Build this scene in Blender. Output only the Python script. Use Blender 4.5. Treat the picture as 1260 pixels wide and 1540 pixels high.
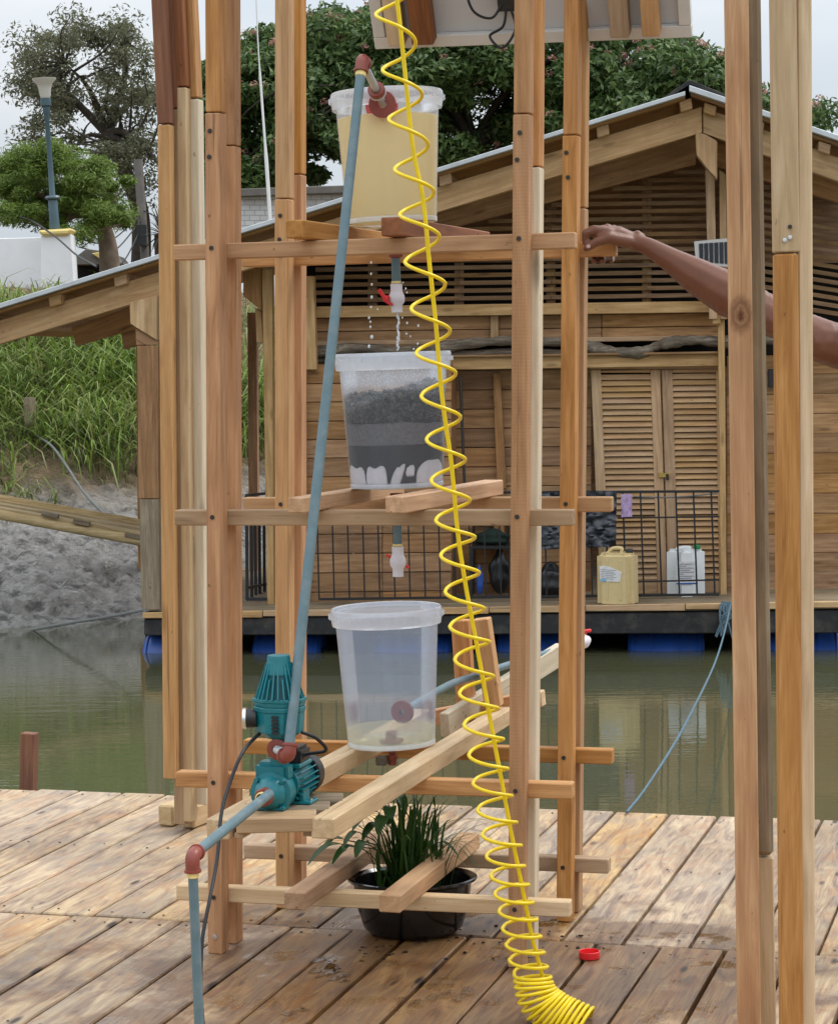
import bpy, bmesh, math, random
import numpy as np
from mathutils import Vector, Matrix, Euler
random.seed(7); RNG = np.random.default_rng(7)
for o in list(bpy.data.objects): bpy.data.objects.remove(o)
SC = bpy.context.scene; COL = SC.collection

# ------------------------------------------------------------------ camera
F = 3426.0; PITCH = math.atan(230 / F); ROLL = .018
FW = Vector((0, math.cos(PITCH), -math.sin(PITCH))); R0 = Vector((1, 0, 0)); U0 = Vector((0, math.sin(PITCH), math.cos(PITCH)))
RT = R0 * math.cos(ROLL) - U0 * math.sin(ROLL); UP = R0 * math.sin(ROLL) + U0 * math.cos(ROLL)
CP = Vector((0, 0, 1.65))
cam = bpy.data.cameras.new('camera'); camo = bpy.data.objects.new('camera', cam); COL.objects.link(camo)
camo.matrix_world = Matrix(((RT.x, UP.x, -FW.x, CP.x), (RT.y, UP.y, -FW.y, CP.y), (RT.z, UP.z, -FW.z, CP.z), (0, 0, 0, 1)))
cam.sensor_fit = 'VERTICAL'; cam.sensor_height = 36; cam.lens = F / 1540 * 36
cam.clip_start = .1; cam.clip_end = 900
SC.camera = camo
# ------------------------------------------------------------------ sky, sun, exposure
SUN_EL, SUN_AZ = math.radians(52), math.radians(62)      # azimuth clockwise from +Y
wd = bpy.data.worlds.new('World'); SC.world = wd; wd.use_nodes = True
nt = wd.node_tree; nt.nodes.clear()
def wn(t, **k):
    n = nt.nodes.new(t)
    for a, b in k.items(): setattr(n, a, b)
    return n
sky = wn('ShaderNodeTexSky', sky_type='NISHITA', sun_disc=False, sun_elevation=SUN_EL, sun_rotation=SUN_AZ)
tc = wn('ShaderNodeTexCoord'); sep = wn('ShaderNodeSeparateXYZ'); nt.links.new(tc.outputs['Generated'], sep.inputs[0])
el = wn('ShaderNodeMapRange'); el.inputs['From Min'].default_value = 0; el.inputs['From Max'].default_value = 1
el.inputs['To Min'].default_value = 5.2; el.inputs['To Max'].default_value = 21.0      # overcast sky: zenith about three times the horizon
nt.links.new(sep.outputs['Z'], el.inputs['Value'])
mp = wn('ShaderNodeMapping'); mp.inputs['Scale'].default_value = (2.2, 2.2, 7); nt.links.new(tc.outputs['Generated'], mp.inputs[0])
cl = wn('ShaderNodeTexNoise'); cl.inputs['Scale'].default_value = 2.6; cl.inputs['Detail'].default_value = 6; nt.links.new(mp.outputs[0], cl.inputs['Vector'])
cr = wn('ShaderNodeValToRGB'); cr.color_ramp.elements[0].position = .3; cr.color_ramp.elements[0].color = (.80, .88, .97, 1)
cr.color_ramp.elements[1].position = .72; cr.color_ramp.elements[1].color = (1.02, 1.05, 1.08, 1); nt.links.new(cl.outputs['Fac'], cr.inputs[0])
mu = wn('ShaderNodeVectorMath', operation='SCALE'); nt.links.new(cr.outputs[0], mu.inputs[0]); nt.links.new(el.outputs[0], mu.inputs['Scale'])
mx = wn('ShaderNodeMix', data_type='RGBA'); mx.inputs['Factor'].default_value = .9
nt.links.new(sky.outputs[0], mx.inputs['A']); nt.links.new(mu.outputs[0], mx.inputs['B'])
bg = wn('ShaderNodeBackground'); bg.inputs['Strength'].default_value = .1
wo = wn('ShaderNodeOutputWorld'); nt.links.new(mx.outputs['Result'], bg.inputs[0]); nt.links.new(bg.outputs[0], wo.inputs[0])
sl = bpy.data.lights.new('sun', 'SUN'); sl.energy = 1.4; sl.angle = math.radians(18); sl.color = (1, .96, .9)
so = bpy.data.objects.new('sun', sl); COL.objects.link(so)
sd = Vector((math.sin(SUN_AZ) * math.cos(SUN_EL), math.cos(SUN_AZ) * math.cos(SUN_EL), math.sin(SUN_EL)))
so.rotation_euler = sd.to_track_quat('Z', 'Y').to_euler(); so.location = (20, 10, 30)
SC.view_settings.view_transform = 'Standard'; SC.view_settings.look = 'None'; SC.view_settings.exposure = .28; SC.view_settings.gamma = 1
SC.view_settings.use_curve_mapping = False
try: SC.cycles.transparent_max_bounces = 24; SC.cycles.max_bounces = 10
except Exception: pass

# ------------------------------------------------------------------ helpers: pixels to points, frames
def ray(x, y): return FW + RT * ((x - 630) / F) - UP * ((y - 770) / F)
def at(x, y, Y): d = ray(x, y); return CP + d * (Y / d.y)
def gz(x, y, z=0.0): d = ray(x, y); return CP + d * ((z - CP.z) / d.z)
A16 = math.radians(16); EX = Vector((math.cos(A16), -math.sin(A16), 0)); EY = Vector((math.sin(A16), math.cos(A16), 0)); EZ = Vector((0, 0, 1))
def W(x, y, z=0.0): return EX * x + EY * y + EZ * z                 # deck / rack frame to world
AH = math.radians(6); HX = Vector((math.cos(AH), -math.sin(AH), 0)); HY = Vector((math.sin(AH), math.cos(AH), 0))
def hp(x, y, d=0.0):                                                 # on the houseboat's vertical plane d metres behind its fascia
    r = ray(x, y); t = (16.4 + d - CP.dot(HY)) / r.dot(HY); return CP + r * t
def frame(o, x, y, z): return Matrix(((x.x, y.x, z.x, o.x), (x.y, y.y, z.y, o.y), (x.z, y.z, z.z, o.z), (0, 0, 0, 1)))

ROOT = {}
def tag(o, label=None, cat=None, group=None, kind=None):
    if label: o['label'] = label
    if cat: o['category'] = cat
    if group: o['group'] = group
    if kind: o['kind'] = kind
    return o
def thing(name, label, cat, loc=(0, 0, 0), group=None, kind=None):
    o = bpy.data.objects.new(name, None); COL.objects.link(o); o.location = loc; o.empty_display_size = .1
    ROOT[o.name] = Matrix.Translation(loc); return tag(o, label, cat, group, kind)
def link(name, me, mat, parent=None, M=None, kind=None):
    o = bpy.data.objects.new(name, me); COL.objects.link(o)
    if mat is not None and not me.materials: me.materials.append(mat)
    M = M or Matrix.Identity(4)
    ROOT[o.name] = M; o.matrix_world = M
    if parent is not None:
        o.parent = parent; o.matrix_parent_inverse = ROOT[parent.name].inverted(); o.matrix_basis = M
    if kind: o['kind'] = kind
    return o
def fin(bm, smooth=None):
    bmesh.ops.recalc_face_normals(bm, faces=bm.faces)
    me = bpy.data.meshes.new('mesh'); bm.to_mesh(me); bm.free()
    if smooth is not None:
        for p in me.polygons: p.use_smooth = True
        me.set_sharp_from_angle(angle=math.radians(smooth))
    return me
def npmesh(V, Fc, k):
    me = bpy.data.meshes.new('mesh'); V = np.asarray(V, np.float32); Fc = np.asarray(Fc, np.int32).reshape(-1, k)
    me.vertices.add(len(V)); me.vertices.foreach_set('co', V.ravel())
    me.loops.add(Fc.size); me.loops.foreach_set('vertex_index', Fc.ravel())
    me.polygons.add(len(Fc)); me.polygons.foreach_set('loop_start', np.arange(0, Fc.size, k, dtype=np.int32))
    me.update(calc_edges=True); me.validate(); return me
def boxmesh(L, Wd, H, bev=.003):
    bm = bmesh.new(); bmesh.ops.create_cube(bm, size=1)
    for v in bm.verts: v.co = Vector((v.co.x * L, v.co.y * Wd, v.co.z * H))
    bev = min(bev, .2 * min(L, Wd, H))
    if bev > 0: bmesh.ops.bevel(bm, geom=bm.edges[:], offset=bev, segments=1, affect='EDGES')
    return fin(bm)
def beam(name, p0, p1, w, h, mat, parent=None, side=None, bev=.003, kind=None):
    """bar from p0 to p1, w wide along 'side', h along the third axis; mesh X runs along its length"""
    p0, p1 = Vector(p0), Vector(p1); x = (p1 - p0).normalized()
    s = Vector(side) if side is not None else (Vector((0, 0, 1)).cross(x) if abs(x.z) < .9 else EX)
    y = (s - x * s.dot(x)).normalized(); z = x.cross(y)
    return link(name, boxmesh((p1 - p0).length, w, h, bev), mat, parent, frame((p0 + p1) / 2, x, y, z), kind)
def poly(name, pts, thick, mat, parent=None, along=None, bev=.003, back=None, kind=None):
    """flat outline of world points pushed back by thick along 'back'"""
    pts = [Vector(p) for p in pts]; c = sum(pts, Vector()) / len(pts)
    n = Vector(back).normalized()
    if along is None: along = max(((pts[(i + 1) % len(pts)] - pts[i]) for i in range(len(pts))), key=lambda v: v.length)
    x = (along - n * along.dot(n)).normalized(); y = n.cross(x)
    M = frame(c, x, y, n); Mi = M.inverted(); q = [Mi @ p for p in pts]
    bm = bmesh.new(); a = [bm.verts.new(v) for v in q]; b = [bm.verts.new(v + Vector((0, 0, thick))) for v in q]
    k = len(a); bm.faces.new(a); bm.faces.new(b[::-1])
    for i in range(k): bm.faces.new((a[i], b[i], b[(i + 1) % k], a[(i + 1) % k]))
    if bev: bmesh.ops.bevel(bm, geom=bm.edges[:], offset=bev, segments=1, affect='EDGES')
    return link(name, fin(bm), mat, parent, M, kind)
def hq(name, pts, d, thick, mat, parent=None, bev=.004, along=None):
    return poly(name, [hp(x, y, d) for x, y in pts], thick, mat, parent, along, bev, HY)
def hr(name, x0, y0, x1, y1, d, thick, mat, parent=None, bev=.004): 
    return hq(name, [(x0, y0), (x1, y0), (x1, y1), (x0, y1)], d, thick, mat, parent, bev)
def smoothpath(pts, n=8):
    P = [Vector(p) for p in pts]; out = []
    Q = [P[0] * 2 - P[1]] + P + [P[-1] * 2 - P[-2]]
    for i in range(len(P) - 1):
        a, b, c, d = Q[i:i + 4]
        for k in range(n):
            t = k / n
            out.append(.5 * (2 * b + (c - a) * t + (2 * a - 5 * b + 4 * c - d) * t * t + (3 * b - a - 3 * c + d) * t ** 3))
    return out + [P[-1]]
def tubebm(bm, path, r, n=8, caps=True):
    P = [Vector(p) for p in path]; rs = r if isinstance(r, (list, tuple)) else [r] * len(P)
    t = (P[1] - P[0]).normalized(); u = t.orthogonal().normalized(); rings = []
    for i, p in enumerate(P):
        t2 = (P[min(i + 1, len(P) - 1)] - P[max(i - 1, 0)])
        if t2.length > 1e-9: t = t2.normalized()
        u = (u - t * u.dot(t)); u = u.normalized() if u.length > 1e-6 else t.orthogonal().normalized(); v = t.cross(u)
        rings.append([bm.verts.new(p + (u * math.cos(2 * math.pi * k / n) + v * math.sin(2 * math.pi * k / n)) * rs[i]) for k in range(n)])
    for a, b in zip(rings, rings[1:]):
        for k in range(n): bm.faces.new((a[k], a[(k + 1) % n], b[(k + 1) % n], b[k]))
    if caps: bm.faces.new(rings[0][::-1]); bm.faces.new(rings[-1])
    return bm
def tube(name, path, r, mat, parent=None, n=10, caps=True, kind=None):
    return link(name, fin(tubebm(bmesh.new(), path, r, n, caps), 50), mat, parent, None, kind)
def pipe(name, p0, p1, r, mat, parent=None, n=16):
    p0, p1 = Vector(p0), Vector(p1); bm = bmesh.new(); L = (p1 - p0).length
    tubebm(bm, [(0, 0, 0), (L, 0, 0)], r, n); x = (p1 - p0).normalized(); y = x.orthogonal().normalized()
    return link(name, fin(bm, 50), mat, parent, frame(p0, x, y, x.cross(y)))
def lathebm(bm, prof, n=40, close=False):
    rings = [[bm.verts.new((r * math.cos(2 * math.pi * k / n), r * math.sin(2 * math.pi * k / n), z)) for k in range(n)] for r, z in prof]
    for a, b in zip(rings, rings[1:]):
        for k in range(n): bm.faces.new((a[k], a[(k + 1) % n], b[(k + 1) % n], b[k]))
    if close: 
        if prof[0][0] > 1e-5: bm.faces.new(rings[0][::-1])
        if prof[-1][0] > 1e-5: bm.faces.new(rings[-1])
    bmesh.ops.remove_doubles(bm, verts=bm.verts, dist=1e-6)
    return bm
def lathe(name, prof, mat, parent=None, loc=(0, 0, 0), axis=(0, 0, 1), n=40, close=False, sm=40):
    z = Vector(axis).normalized(); x = (Vector((1, 0, 0)) if abs(z.x) < .9 else Vector((0, 1, 0))); x = (x - z * x.dot(z)).normalized()
    return link(name, fin(lathebm(bmesh.new(), prof, n, close), sm), mat, parent, frame(Vector(loc), x, z.cross(x), z))
def addbox(bm, c, x, y, z, sx, sy, sz):
    r = bmesh.ops.create_cube(bm, size=1)
    for v in r['verts']: v.co = Vector(c) + Vector(x) * v.co.x * sx + Vector(y) * v.co.y * sy + Vector(z) * v.co.z * sz
def ball(bm, c, r, sub=1, jit=0, sc=(1, 1, 1)):
    q = bmesh.ops.create_icosphere(bm, subdivisions=sub, radius=1)
    for v in q['verts']:
        v.co = Vector(c) + Vector((v.co.x * sc[0], v.co.y * sc[1], v.co.z * sc[2])) * r * (1 + random.uniform(-jit, jit))

# ------------------------------------------------------------------ materials
def newmat(name):
    m = bpy.data.materials.new(name); m.use_nodes = True; t = m.node_tree; t.nodes.clear()
    o = t.nodes.new('ShaderNodeOutputMaterial'); return m, t, o
class N:
    def __init__(s, t): s.t = t
    def __call__(s, typ, ins=None, **k):
        n = s.t.nodes.new(typ)
        for a, b in k.items(): setattr(n, a, b)
        for a, b in (ins or {}).items():
            if isinstance(b, bpy.types.NodeSocket): s.t.links.new(b, n.inputs[a])
            else: n.inputs[a].default_value = b
        return n
    def ramp(s, fac, stops):
        r = s('ShaderNodeValToRGB', {'Fac': fac}); e = r.color_ramp.elements
        while len(e) < len(stops): e.new(.5)
        for q, (p, c) in zip(e, stops): q.position = p; q.color = (*c, 1) if len(c) == 3 else c
        return r.outputs[0]
    def math(s, op, a, b=0.0, c=False): return s('ShaderNodeMath', {0: a, 1: b}, operation=op, use_clamp=c).outputs[0]
    def mix(s, f, a, b, bt='MIX'):
        n = s('ShaderNodeMix', data_type='RGBA', blend_type=bt)
        for k, v in (('Factor', f), ('A', a), ('B', b)):
            if isinstance(v, bpy.types.NodeSocket): s.t.links.new(v, n.inputs[k] if k == 'Factor' else n.inputs[6 if k == 'A' else 7])
            else:
                i = n.inputs[0] if k == 'Factor' else n.inputs[6 if k == 'A' else 7]; i.default_value = v if k == 'Factor' or len(v) == 4 else (*v, 1)
        return n.outputs[2]
    def noise(s, vec, scale, detail=4, rough=.55, dist=0): return s('ShaderNodeTexNoise', {'Vector': vec, 'Scale': scale, 'Detail': detail, 'Roughness': rough, 'Distortion': dist}).outputs['Fac']
    def bsdf(s, out, col, rough=.6, spec=.4, bump=None, bs=.3, bd=.004, **k):
        b = s('ShaderNodeBsdfPrincipled', {'Base Color': col if isinstance(col, bpy.types.NodeSocket) or len(col) == 4 else (*col, 1), 'Roughness': rough, 'Specular IOR Level': spec, **k})
        if bump is not None:
            bn = s('ShaderNodeBump', {'Height': bump, 'Strength': bs, 'Distance': bd}); s.t.links.new(bn.outputs[0], b.inputs['Normal'])
        s.t.links.new(b.outputs[0], out.inputs[0]); return b
def wood(name, dark, mid, light, rough=.62, spec=.25, g=1.0, grime=.25, saw=0.0, var=.16, knots=.5, knot_at=None):
    m, t, out = newmat(name); n = N(t)
    oc = n('ShaderNodeTexCoord').outputs['Object']; oi = n('ShaderNodeObjectInfo').outputs['Random']
    off = n('ShaderNodeVectorMath', {0: oc, 1: n('ShaderNodeCombineXYZ', {'X': n.math('MULTIPLY', oi, 71.), 'Y': n.math('MULTIPLY', oi, 13.), 'Z': n.math('MULTIPLY', oi, 37.)}).outputs[0]}, operation='ADD').outputs[0]
    big = n('ShaderNodeMapping', {'Vector': off, 'Scale': (1.3 * g, 11 * g, 11 * g)}).outputs[0]
    fine = n('ShaderNodeMapping', {'Vector': off, 'Scale': (5 * g, 130 * g, 130 * g)}).outputs[0]
    n1 = n.noise(big, 2.2, 5, .6, .9); n2 = n.noise(fine, 1.6, 3, .6)
    f = n.math('ADD', n.math('MULTIPLY', n1, .68), n.math('MULTIPLY', n2, .32))
    c = n.ramp(f, [(.3, dark), (.5, mid), (.68, light)])
    # growth bands
    wv = n('ShaderNodeTexWave', {'Vector': n('ShaderNodeMapping', {'Vector': off, 'Scale': (.5 * g, 9 * g, 9 * g)}).outputs[0], 'Scale': 2.0, 'Distortion': 7.0, 'Detail': 2.0, 'Detail Scale': .7}, bands_direction='DIAGONAL').outputs['Fac']
    c = n.mix(n.math('MULTIPLY', wv, .28), c, dark)
    # knots
    if knots:
        vo = n('ShaderNodeTexVoronoi', {'Vector': n('ShaderNodeMapping', {'Vector': off, 'Scale': (2.4, 9, 9)}).outputs[0], 'Scale': 1.0}).outputs['Distance']
        kn = n.ramp(vo, [(.06, (1, 1, 1)), (.16, (0, 0, 0))]); c = n.mix(n.math('MULTIPLY', kn, knots), c, tuple(x * .33 for x in dark))
    ck = n.noise(n('ShaderNodeMapping', {'Vector': off, 'Scale': (1.1 * g, 55 * g, 55 * g)}).outputs[0], 1.3, 2, .5)
    c = n.mix(n.math('MULTIPLY', n.ramp(ck, [(.70, (0, 0, 0)), (.735, (1, 1, 1))]), .55), c, tuple(x * .3 for x in dark))
    sp = n.noise(n('ShaderNodeMapping', {'Vector': off, 'Scale': (14, 26, 26)}).outputs[0], 1.7, 2, .5)
    c = n.mix(n.math('MULTIPLY', n.ramp(sp, [(.73, (0, 0, 0)), (.76, (1, 1, 1))]), .6), c, tuple(x * .35 for x in dark))
    if knot_at:
        kd = n('ShaderNodeVectorMath', {0: n('ShaderNodeMapping', {'Vector': oc, 'Scale': (.62, 1, 1), 'Location': (-knot_at[0] * .62, -knot_at[1], -knot_at[2])}).outputs[0], 1: (0, 0, 0)}, operation='DISTANCE').outputs['Value']
        kd = n.math('ADD', kd, n.math('MULTIPLY', n.math('SUBTRACT', n.noise(oc, 90, 4, .7), .5), .016))
        c = n.mix(n.ramp(kd, [(.004, (1, 1, 1)), (.012, (.35, .35, .35)), (.016, (.75, .75, .75)), (.03, (0, 0, 0))]), c, (.10, .035, .018))
    gr = n.ramp(n.noise(oc, 3.5, 5, .65), [(.42, (0, 0, 0)), (.75, (1, 1, 1))])
    c = n.mix(n.math('MULTIPLY', gr, grime), c, tuple(x * .45 + .03 for x in dark))
    hs = n('ShaderNodeHueSaturation', {'Color': c, 'Hue': n('ShaderNodeMapRange', {'Value': n.math('FRACT', n.math('MULTIPLY', oi, 7.31)), 'To Min': .499, 'To Max': .506}).outputs[0],
            'Saturation': n('ShaderNodeMapRange', {'Value': n.math('FRACT', n.math('MULTIPLY', oi, 3.7)), 'To Min': .88, 'To Max': 1.08}).outputs[0],
            'Value': n('ShaderNodeMapRange', {'Value': oi, 'To Min': 1 - var, 'To Max': 1 + var}).outputs[0]}).outputs[0]
    h = n2
    if saw:
        sw = n('ShaderNodeTexWave', {'Vector': oc, 'Scale': 34.0, 'Distortion': 1.2, 'Detail': 2}, bands_direction='X').outputs['Fac']
        hs = n.mix(n.math('MULTIPLY', sw, saw), hs, tuple(x * .7 for x in mid)); h = n.math('ADD', n2, n.math('MULTIPLY', sw, .25))
    n.bsdf(out, hs, rough, spec, h, .35, .002); return m
def plain(name, col, rough=.5, spec=.4, nz=.12, sc=18, bump=.1, metal=0, dirt=None, dsc=6, coat=0):
    m, t, out = newmat(name); n = N(t); oc = n('ShaderNodeTexCoord').outputs['Object']
    a = n.noise(oc, sc, 5, .6); c = n.mix(n('ShaderNodeMapRange', {'Value': a, 'From Min': .3, 'From Max': .7}).outputs[0], tuple(x * (1 - nz) for x in col), tuple(min(1, x * (1 + nz)) for x in col))
    if dirt: c = n.mix(n.math('MULTIPLY', n.ramp(n.noise(oc, dsc, 6, .68), [(.48, (0, 0, 0)), (.7, (1, 1, 1))]), dirt[3]), c, dirt[:3])
    n.bsdf(out, c, rough, spec, a, bump, .003, Metallic=metal, **({'Coat Weight': coat, 'Coat Roughness': .15} if coat else {})); return m
def foliage(name, cols, rough=.5, trans=.35):
    m, t, out = newmat(name); n = N(t); ri = n('ShaderNodeNewGeometry').outputs['Random Per Island']
    c = n.ramp(ri, [(i / max(1, len(cols) - 1), q) for i, q in enumerate(cols)])
    pz = n.noise(n('ShaderNodeNewGeometry').outputs['Position'], .9, 3); c = n.mix(n.math('MULTIPLY', pz, .5), c, tuple(x * .55 for x in cols[0]))
    p = n('ShaderNodeBsdfPrincipled', {'Base Color': c, 'Roughness': rough, 'Specular IOR Level': .3}); tr = n('ShaderNodeBsdfTranslucent', {'Color': c})
    mx = n('ShaderNodeMixShader', {0: trans, 1: p.outputs[0], 2: tr.outputs[0]}); t.links.new(mx.outputs[0], out.inputs[0]); return m
def milky(name, col, clear=.5, glaze=.18, trans=.55, streak=.5, fog=None):
    """thin translucent plastic"""
    m, t, out = newmat(name); n = N(t); oc = n('ShaderNodeTexCoord').outputs['Object']
    st = n.noise(n('ShaderNodeMapping', {'Vector': oc, 'Scale': (40, 40, 5)}).outputs[0], 1.2, 4, .65)
    d = n('ShaderNodeBsdfDiffuse', {'Color': (*col, 1)}); tl = n('ShaderNodeBsdfTranslucent', {'Color': (*col, 1)})
    s1 = n('ShaderNodeMixShader', {0: trans, 1: d.outputs[0], 2: tl.outputs[0]})
    tp = n('ShaderNodeBsdfTransparent', {'Color': (.96, .97, .98, 1)})
    fac = n('ShaderNodeMapRange', {'Value': st, 'From Min': .3, 'From Max': .75, 'To Min': clear + .12 * streak, 'To Max': clear - .3 * streak}).outputs[0]
    if fog:                                                  # condensation and splashes above the gravel
        z = n('ShaderNodeSeparateXYZ', {0: oc}).outputs['Z']; drops = n.ramp(n.noise(oc, 190, 2, .5), [(.5, (0, 0, 0)), (.62, (1, 1, 1))])
        wv = n.math('ADD', z, n.math('MULTIPLY', n.math('SUBTRACT', n.noise(oc, 22, 4), .5), .05))
        fz = n('ShaderNodeMapRange', {'Value': wv, 'From Min': fog - .012, 'From Max': fog + .012, 'To Min': .0, 'To Max': .9}).outputs[0]
        fac = n.math('SUBTRACT', fac, n.math('MULTIPLY', fz, n.math('ADD', .26, n.math('MULTIPLY', drops, .3))))
    s2 = n('ShaderNodeMixShader', {0: fac, 1: s1.outputs[0], 2: tp.outputs[0]})
    gl = n('ShaderNodeBsdfGlossy', {'Roughness': .22, 'Color': (1, 1, 1, 1)}); lw = n('ShaderNodeFresnel', {'IOR': 1.45}).outputs[0]
    s3 = n('ShaderNodeMixShader', {0: n.math('MULTIPLY', lw, glaze * 4, True), 1: s2.outputs[0], 2: gl.outputs[0]})
    t.links.new(s3.outputs[0], out.inputs[0]); return m

M = {}
M['orange'] = wood('fresh reddish wood', (.30, .125, .04), (.49, .235, .085), (.62, .33, .145), grime=.1, knots=.35)
M['orange_saw'] = wood('rough sawn reddish wood', (.33, .145, .05), (.49, .24, .092), (.59, .31, .135), grime=.12, saw=.13, knots=.2)
M['amber'] = wood('amber wood', (.36, .175, .065), (.52, .275, .11), (.63, .37, .17), grime=.12, knots=.4)
M['pale'] = wood('pale sawn wood', (.42, .28, .15), (.58, .42, .25), (.68, .52, .34), grime=.18, knots=.45)
M['ivory'] = wood('ivory sapwood', (.5, .4, .27), (.64, .53, .38), (.72, .63, .47), grime=.12, knots=.5)
M['tan'] = wood('tan wood', (.27, .17, .095), (.41, .27, .155), (.52, .36, .22), grime=.25, knots=.5)
M['pinkcol'] = wood('pinkish knotty wood', (.33, .17, .095), (.49, .285, .17), (.64, .43, .27), grime=.18, knots=.3, g=.8, knot_at=(.492, 0, -.025))
M['redbrown'] = wood('dark reddish wood', (.15, .055, .027), (.25, .095, .045), (.32, .135, .065), grime=.15, knots=.2)
M['pink'] = wood('pinkish wood', (.35, .175, .08), (.52, .30, .15), (.62, .39, .22), grime=.15, knots=.6, g=.8)
M['plank'] = wood('houseboat plank', (.20, .095, .038), (.39, .205, .09), (.53, .30, .145), rough=.7, grime=.3, var=.22, g=.7)
M['plank_pale'] = wood('houseboat pale timber', (.33, .185, .085), (.54, .335, .17), (.66, .45, .26), rough=.7, grime=.3, var=.12, g=.7)
M['plank_grey'] = wood('weathered grey timber', (.13, .095, .06), (.24, .18, .12), (.36, .29, .2), rough=.8, grime=.4, g=.7)
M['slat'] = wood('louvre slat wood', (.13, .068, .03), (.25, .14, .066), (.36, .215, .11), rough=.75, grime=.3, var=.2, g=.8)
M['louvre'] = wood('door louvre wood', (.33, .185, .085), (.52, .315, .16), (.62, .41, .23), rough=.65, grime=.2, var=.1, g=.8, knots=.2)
M['drift'] = wood('grey driftwood', (.05, .038, .028), (.17, .135, .10), (.40, .34, .27), rough=.9, grime=.4, g=1.2, knots=.3)
M['soot'] = plain('black tarred beam', (.018, .018, .02), .6, .4, .3, 9, .4, dirt=(.12, .1, .08, .55), dsc=5)
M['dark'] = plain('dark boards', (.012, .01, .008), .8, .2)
M['pvc'] = plain('grey blue pipe plastic', (.105, .17, .195), .42, .4, .08, 30, .05, dirt=(.3, .33, .33, .3), dsc=14)
M['fit'] = plain('red brown fitting plastic', (.23, .05, .033), .4, .45, .12, 40, .08)
M['tape'] = plain('yellowed sealing tape', (.75, .6, .25), .6, .3, .2, 60, .3)
M['white'] = plain('white plastic', (.72, .7, .76), .38, .5, .05, 30, .05)
M['red'] = plain('red plastic', (.72, .02, .025), .35, .5, .08, 30, .05)
M['teal'] = plain('teal enamel', (.006, .16, .19), .34, .5, .1, 60, .06, dirt=(.01, .1, .12, .4), dsc=20)
M['teal_dark'] = plain('dark teal grille', (.004, .075, .09), .5, .4, .1, 60)
M['black'] = plain('black plastic', (.014, .014, .016), .38, .5, .2, 30, .05)
M['rubber'] = plain('black rubber', (.012, .012, .013), .5, .4, .2, 30, .05)
M['chrome'] = plain('bright metal', (.75, .75, .75), .25, .5, .05, 30, .02, metal=1)
M['screw'] = plain('dark screw metal', (.05, .045, .04), .45, .5, .2, 60, .1, metal=.6)
M['iron'] = plain('black iron', (.012, .012, .013), .5, .5, .2, 20, .1)
M['yellow'] = plain('yellow hose plastic', (.82, .60, .004), .3, .5, .05, 30, .03)
M['sheet'] = plain('pale roofing metal', (.55, .58, .6), .4, .5, .12, 3, .1, metal=.3, dirt=(.3, .3, .28, .5), dsc=2)
M['blue'] = plain('blue barrel plastic', (.018, .075, .32), .38, .5, .15, 8, .1, dirt=(.05, .06, .08, .5), dsc=7)
M['jug'] = plain('yellowed jug plastic', (.62, .48, .24), .42, .45, .08, 9, .05, dirt=(.42, .32, .16, .6), dsc=9)
M['jugwhite'] = plain('white jug plastic', (.78, .8, .8), .35, .5, .04, 9, .04)
M['tarp'] = plain('dark tarpaulin', (.028, .032, .042), .35, .6, .3, 20, .9)
M['bag'] = plain('black plastic bag', (.012, .012, .014), .3, .6, .3, 25, .9)
M['cloth'] = plain('lavender cloth', (.42, .3, .48), .9, .1, .25, 60, .5)
M['wall'] = plain('white painted masonry', (.78, .79, .8), .8, .2, .06, 4, .15, dirt=(.5, .5, .48, .35), dsc=2)
M['cream'] = plain('yellow painted cap', (.66, .52, .2), .7, .2, .08, 6, .1)
M['concrete'] = plain('old concrete', (.16, .145, .13), .9, .2, .2, 4, .3)
M['lamp'] = plain('blue green lamp paint', (.05, .095, .115), .45, .5, .1, 8, .08)
M['lampglass'] = plain('pale lamp shade', (.55, .53, .48), .35, .5, .08, 5, .05)
M['bark'] = plain('bark', (.055, .045, .036), .9, .2, .35, 6, .7)
M['barkpale'] = plain('pale bark', (.2, .15, .11), .9, .2, .3, 6, .7)
M['bamboo'] = wood('bamboo', (.3, .2, .09), (.5, .36, .18), (.6, .46, .26), grime=.3, knots=0)
M['rope'] = plain('grey rope', (.2, .21, .2), .9, .1, .3, 90, .8)
M['bluerope'] = plain('blue rope', (.11, .165, .2), .9, .1, .4, 90, .8)
M['wire'] = plain('dark wire', (.03, .03, .03), .6, .3)
M['frame'] = plain('white aluminium frame', (.62, .6, .57), .45, .4, .04, 8, .03)
M['backsheet'] = plain('pale panel back sheet', (.56, .56, .57), .55, .3, .04, 3, .02, dirt=(.45, .42, .4, .3))
M['cell'] = plain('solar cell', (.012, .014, .022), .15, .6, .2, 10, .02)
M['soil'] = plain('wet soil', (.03, .02, .013), .95, .2, .4, 60, 1)
M['tub'] = plain('glossy black tub', (.008, .008, .009), .16, .6, .2, 20, .02)
M['sand'] = plain('grey sand', (.2, .185, .195), .95, .1, .25, 120, .5, dirt=(.13, .125, .13, .6), dsc=14)
M['char'] = plain('fine charcoal', (.035, .033, .035), .95, .1, .5, 160, .6)
M['cotton'] = plain('white cotton wool', (.86, .83, .86), .98, .05, .06, 40, .9)
M['brass'] = plain('brass', (.55, .4, .12), .35, .5, .1, 20, .05, metal=.8)
M['label'] = None
M['milky'] = milky('milky clear plastic', (.62, .75, .98), .77, .14, .5, .12)
M['milky_wet'] = milky('wet milky plastic', (.80, .88, 1.0), .84, .2, .5, .12, .285)
M['milky_full'] = milky('filled milky plastic', (.95, .93, .9), .88, .12, .5, .05)
M['rim'] = milky('thick milky plastic', (.90, .93, .98), .34, .22, .5, .15)
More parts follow.
